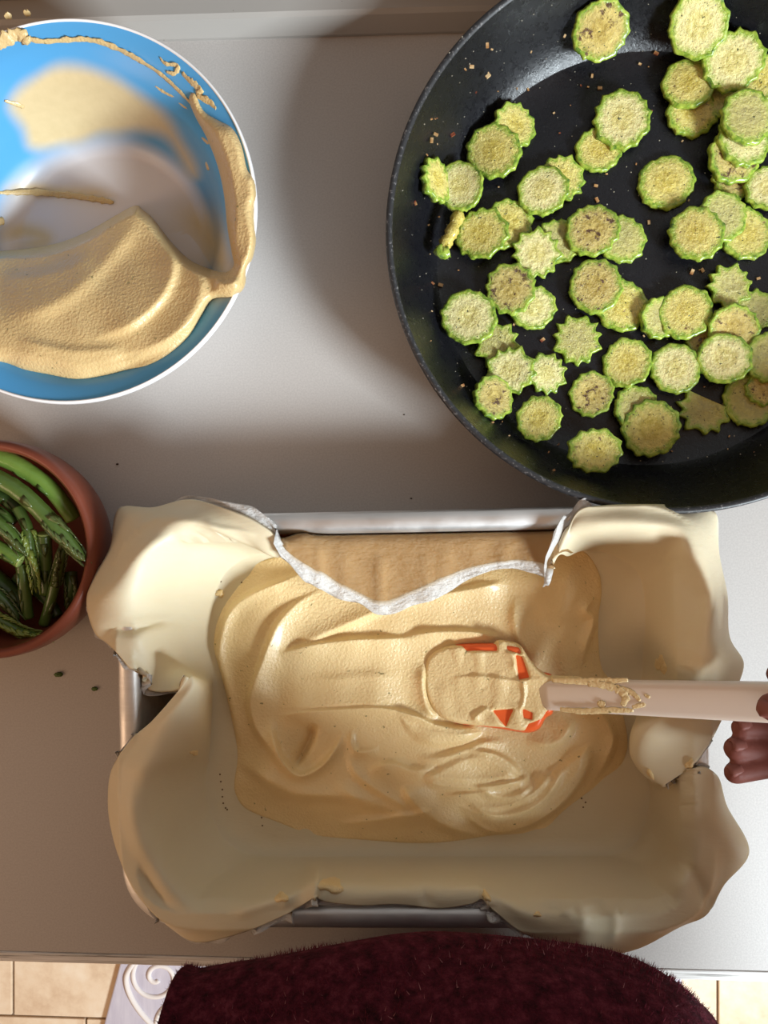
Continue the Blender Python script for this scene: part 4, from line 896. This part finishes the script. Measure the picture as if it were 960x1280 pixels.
fingers = {
 'thumb': [(966, 884, 11.3, .72), (998, 893, 12.0, .84), (1048, 905, 12.3, 1.0), (1105, 935, 11.6, 1.25)],
 'index': [(972, 843, 8.6, .58), (1004, 850, 8.0, .70), (1050, 862, 8.6, .80), (1095, 872, 10.4, .95)],
 'middle': [(928, 910, 8.4, .58), (965, 908, 7.8, .70), (1020, 908, 8.2, .82), (1095, 905, 10.2, .98)],
 'ring': [(920, 936, 8.6, .64), (960, 938, 8.0, .74), (1020, 945, 8.3, .82), (1095, 940, 10.0, .96)],
 'little': [(919, 966, 8.8, .58), (962, 956, 8.4, .68), (1015, 970, 8.5, .74), (1092, 976, 9.8, .88)]}
hp = []
for ch in fingers.values():
    for a_, b_ in zip(ch[:-1], ch[1:]): hp.append(cap(U(*a_[:3]), U(*b_[:3]), a_[3] / 100, b_[3] / 100))
wr = U(1260, 1010, 13.5); el = np.array([.35, -.43, .22]); sh = np.array([.19, -.42, .375])
for k_ in ('index', 'middle', 'ring', 'little'): hp.append(cap(U(*fingers[k_][-1][:3]), U(1165, 950, 10.6), .0105, .017))
hp.append(cap(U(1105, 935, 11.6), U(1180, 962, 10.8), .0125, .019)); hp.append(cap(U(1165, 950, 10.6), wr, .019, .021)); hp.append(cap(U(1150, 935, 10.6), U(1185, 975, 10.4), .017, .019))
hp.append(cap(wr, el, .022, .033))
body = fused('body', hp, .0013, M['skin'], per, 5)
# nails
for k_ in ('ring', 'little', 'middle', 'thumb', 'index'):
    t0 = U(*fingers[k_][0][:3]); t1 = U(*fingers[k_][1][:3]); d = t0 - t1; d /= np.linalg.norm(d); r = fingers[k_][0][3] / 100
    n_ = np.array([0, .75, .65]) if k_ != 'thumb' else np.array([.1, -.2, 1]); n_ = n_ - d * n_.dot(d); n_ /= np.linalg.norm(n_); s_ = np.cross(d, n_); rows = []
    for f in np.linspace(-.35, .85, 6):
        wd_ = .78 if f < .5 else .78 * math.sqrt(max(0, 1 - ((f - .5) / .42) ** 2)) + .08
        rows.append([t0 + d * r * f + s_ * math.sin(a) * r * wd_ * 1.0 + n_ * r * (math.cos(a * .9) * .99 - .30 * max(0, f) ** 2 + .04) for a in np.linspace(-.95, .95, 7)])
    V, Fc = rings_mesh(np.array(rows), False); o = obj('fingernail', V, Fc, M['nail'], body); so = o.modifiers.new('t', 'SOLIDIFY'); so.thickness = .0005
# sweater torso: rings from hip to shoulder; front outline read at breast height
FR = np.array([(228, 1216), (250, 1211), (290, 1204), (330, 1197), (380, 1186), (430, 1178), (520, 1171), (600, 1170), (660, 1173), (720, 1181), (780, 1193), (830, 1215), (862, 1242), (886, 1281)], float)
fr = un(FR[:, 0], FR[:, 1], .125); fr = np.r_[[[fr[0][0] + .006, fr[0][1] - .045, .125]], fr, [[fr[-1][0] + .006, fr[-1][1] - .05, .125]]]
cx_, cy_ = .035, -.385
bk = np.array([(.046 + .145 * math.cos(a), cy_ + .135 * math.sin(a), .125) for a in np.linspace(-.25, -math.pi + .25, 14)])
loop = catmull(np.r_[fr, bk], 5, True); frontness = np.clip((loop[:, 1] - cy_) / .19, 0, 1)
TS = [(-.22, -.120, .98), (-.12, -.122, .96), (-.04, -.118, .95), (.02, -.108, .95), (.055, -.088, .96), (.08, -.056, .98), (.102, -.022, 1), (.125, 0, 1), (.155, .006, .99), (.20, -.008, .97), (.27, -.04, .95), (.33, -.075, .90), (.375, -.10, .74), (.40, -.11, .45), (.415, -.115, .28)]
TS = catmull(TS, 5); rg = []
for z, dy, sc in TS:
    q = loop.copy(); q[:, 0] = cx_ + (q[:, 0] - cx_) * sc; q[:, 1] = cy_ + (q[:, 1] - cy_) * (sc if sc < .9 else 1) + dy * frontness; q[:, 2] = z; rg.append(q)
rg = np.array(rg); V, Fc = rings_mesh(rg, True, True, True); V = V + (waves(V[:, 0] * 100, V[:, 2] * 100, .8, 71) * .0016)[:, None] * np.array([0, 1, 0])
tor = fix_normals(obj('sweater', V, Fc, M['fleece'], per)); tag(tor, 'burgundy fleece sweater')
sl = [cap(sh + np.array([-.03, 0, .0]), sh, .055, .058), cap(sh, el, .058, .046), cap(el, el * .52 + wr * .48, .046, .038)]
shl = np.array([-.135, -.40, .36]); ell_ = np.array([-.185, -.46, .10]); wl_ = np.array([-.16, -.44, -.13])
sl += [cap(shl + np.array([.03, 0, 0]), shl, .055, .058), cap(shl, ell_, .058, .044), cap(ell_, wl_, .044, .034)]
fused('sleeves', sl, .006, M['fleece'], per, 5)
fused('left_hand', [cap(wl_, wl_ + np.array([0, .005, -.05]), .022, .026)] + [cap(wl_ + np.array([.012 * (i - 1.5) * .2, .012 * (i - 1.5), -.06]), wl_ + np.array([.004, .013 * (i - 1.5), -.13 + .006 * abs(i - 1.4)]), .0095, .008) for i in range(4)] + [cap(wl_ + np.array([.006, .02, -.03]), wl_ + np.array([.02, .045, -.075]), .011, .0085)], .003, M['skin'], per, 3).name = 'hand'
hc = np.array([.035, -.405, .60])
hd_ = [ell(hc, (.076, .095, .115)), cap((.035, -.42, .40), (.035, -.415, .52), .056, .055), cap(hc + np.array([0, .085, .0]), hc + np.array([0, .105, -.022]), .008, .014), ell(hc + np.array([0, .07, -.085]), (.03, .025, .025)), ell(hc + np.array([.078, -.005, -.01]), (.012, .02, .032)), ell(hc + np.array([-.078, -.005, -.01]), (.012, .02, .032)), ell(hc + np.array([0, .082, -.052]), (.024, .012, .006))]
head = fused('head', hd_, .004, M['skin'], per, 4)
for s_ in (-1, 1): obj('eye', *ell(hc + np.array([.032 * s_, .083, .012]), (.012, .008, .007)), M['bowl_out'], head)
fused('hair', [ell(hc + np.array([0, -.018, .022]), (.086, .098, .112)), ell(hc + np.array([0, -.085, -.04]), (.06, .04, .08))], .005, M['hair'], per, 4)
lg = []
for s_ in (-1, 1): lg += [cap((cx_ + .085 * s_, -.46, -.20), (cx_ + .09 * s_, -.48, -.48), .085, .062), cap((cx_ + .09 * s_, -.48, -.48), (cx_ + .09 * s_, -.50, -.83), .060, .045)]
fused('trousers', lg + [ell((cx_, -.46, -.17), (.165, .115, .10))], .008, M['trousers'], per, 5)
for s_ in (-1, 1):
    x = cx_ + .09 * s_; sh_ = fused('shoe', [cap((x, -.53, FLOOR + .052), (x, -.40, FLOOR + .047), .040, .035), cap((x, -.51, FLOOR + .07), (x, -.50, FLOOR + .10), .045, .045)], .006, M['shoe'], per, 4)
# fleece pile on the visible upper front of the sweater
rn = np.random.RandomState(3); fv = []; ff = []; tv = rg
i0 = [i for i in range(len(TS)) if .03 < TS[i][0] < .24]
jj = np.nonzero(frontness > .12)[0]
for k_ in range(16000):
    i = rn.randint(i0[0], i0[-1]); j = jj[rn.randint(len(jj))]; a, b = rn.uniform(0, 1, 2); j2 = (j + 1) % loop.shape[0]
    p_ = (tv[i, j] * (1 - a) + tv[i, j2] * a) * (1 - b) + (tv[i + 1, j] * (1 - a) + tv[i + 1, j2] * a) * b
    nrm = np.cross(tv[i, j2] - tv[i, j], tv[i + 1, j] - tv[i, j]); nrm /= np.linalg.norm(nrm) + 1e-9
    if nrm.dot(p_ - np.array([cx_, cy_, p_[2]])) < 0: nrm = -nrm
    d = nrm + rn.uniform(-.8, .8, 3); d /= np.linalg.norm(d); sdv = np.cross(d, rn.uniform(-1, 1, 3)); sdv /= np.linalg.norm(sdv) + 1e-9; L_ = rn.uniform(.0012, .0032); k0 = len(fv)
    fv += [p_ - nrm * .001 - sdv * .00022, p_ - nrm * .001 + sdv * .00022, p_ + d * L_]; ff.append((k0, k0 + 1, k0 + 2))
fp = tag(obj('fleece_pile', fv, ff, M['fibre'], tor, False), 'short fuzzy burgundy pile', kind='stuff')
fp.data.materials.append(M['fibre_light']); fp.data.polygons.foreach_set('material_index', [1 if (k_ * 7919) % 100 < 9 else 0 for k_ in range(len(ff))])

# ------------------------------------------------------------------ crumbs on the counter
def crumb(x, y, s, label, m_):
    c = un(x, y, .0012); rnc = np.random.RandomState(int(x)); V, Fc = ell((c[0], c[1], s * .4), (s, s * .6, s * .42), 8); V = V + rnc.uniform(-.16, .16, V.shape) * s * np.array([1, 1, .3]); V[:, 2] = np.maximum(V[:, 2], .0001)
    tag(obj('crumb', V, Fc, M[m_]), label, 'crumb')
crumb(73, 843, .0028, 'green asparagus crumb on the counter just below the dish', 'herb')
crumb(118, 861, .0022, 'green asparagus crumb on the counter beside the tin corner', 'herb')
crumb(514, 623, .0007, 'dark speck on the counter above the tin rim', 'speck')
crumb(505, 518, .0006, 'dark speck on the counter left of the pan', 'speck')
crumb(146, 580, .0009, 'brown crumb on the counter above the pastry corner', 'speck')
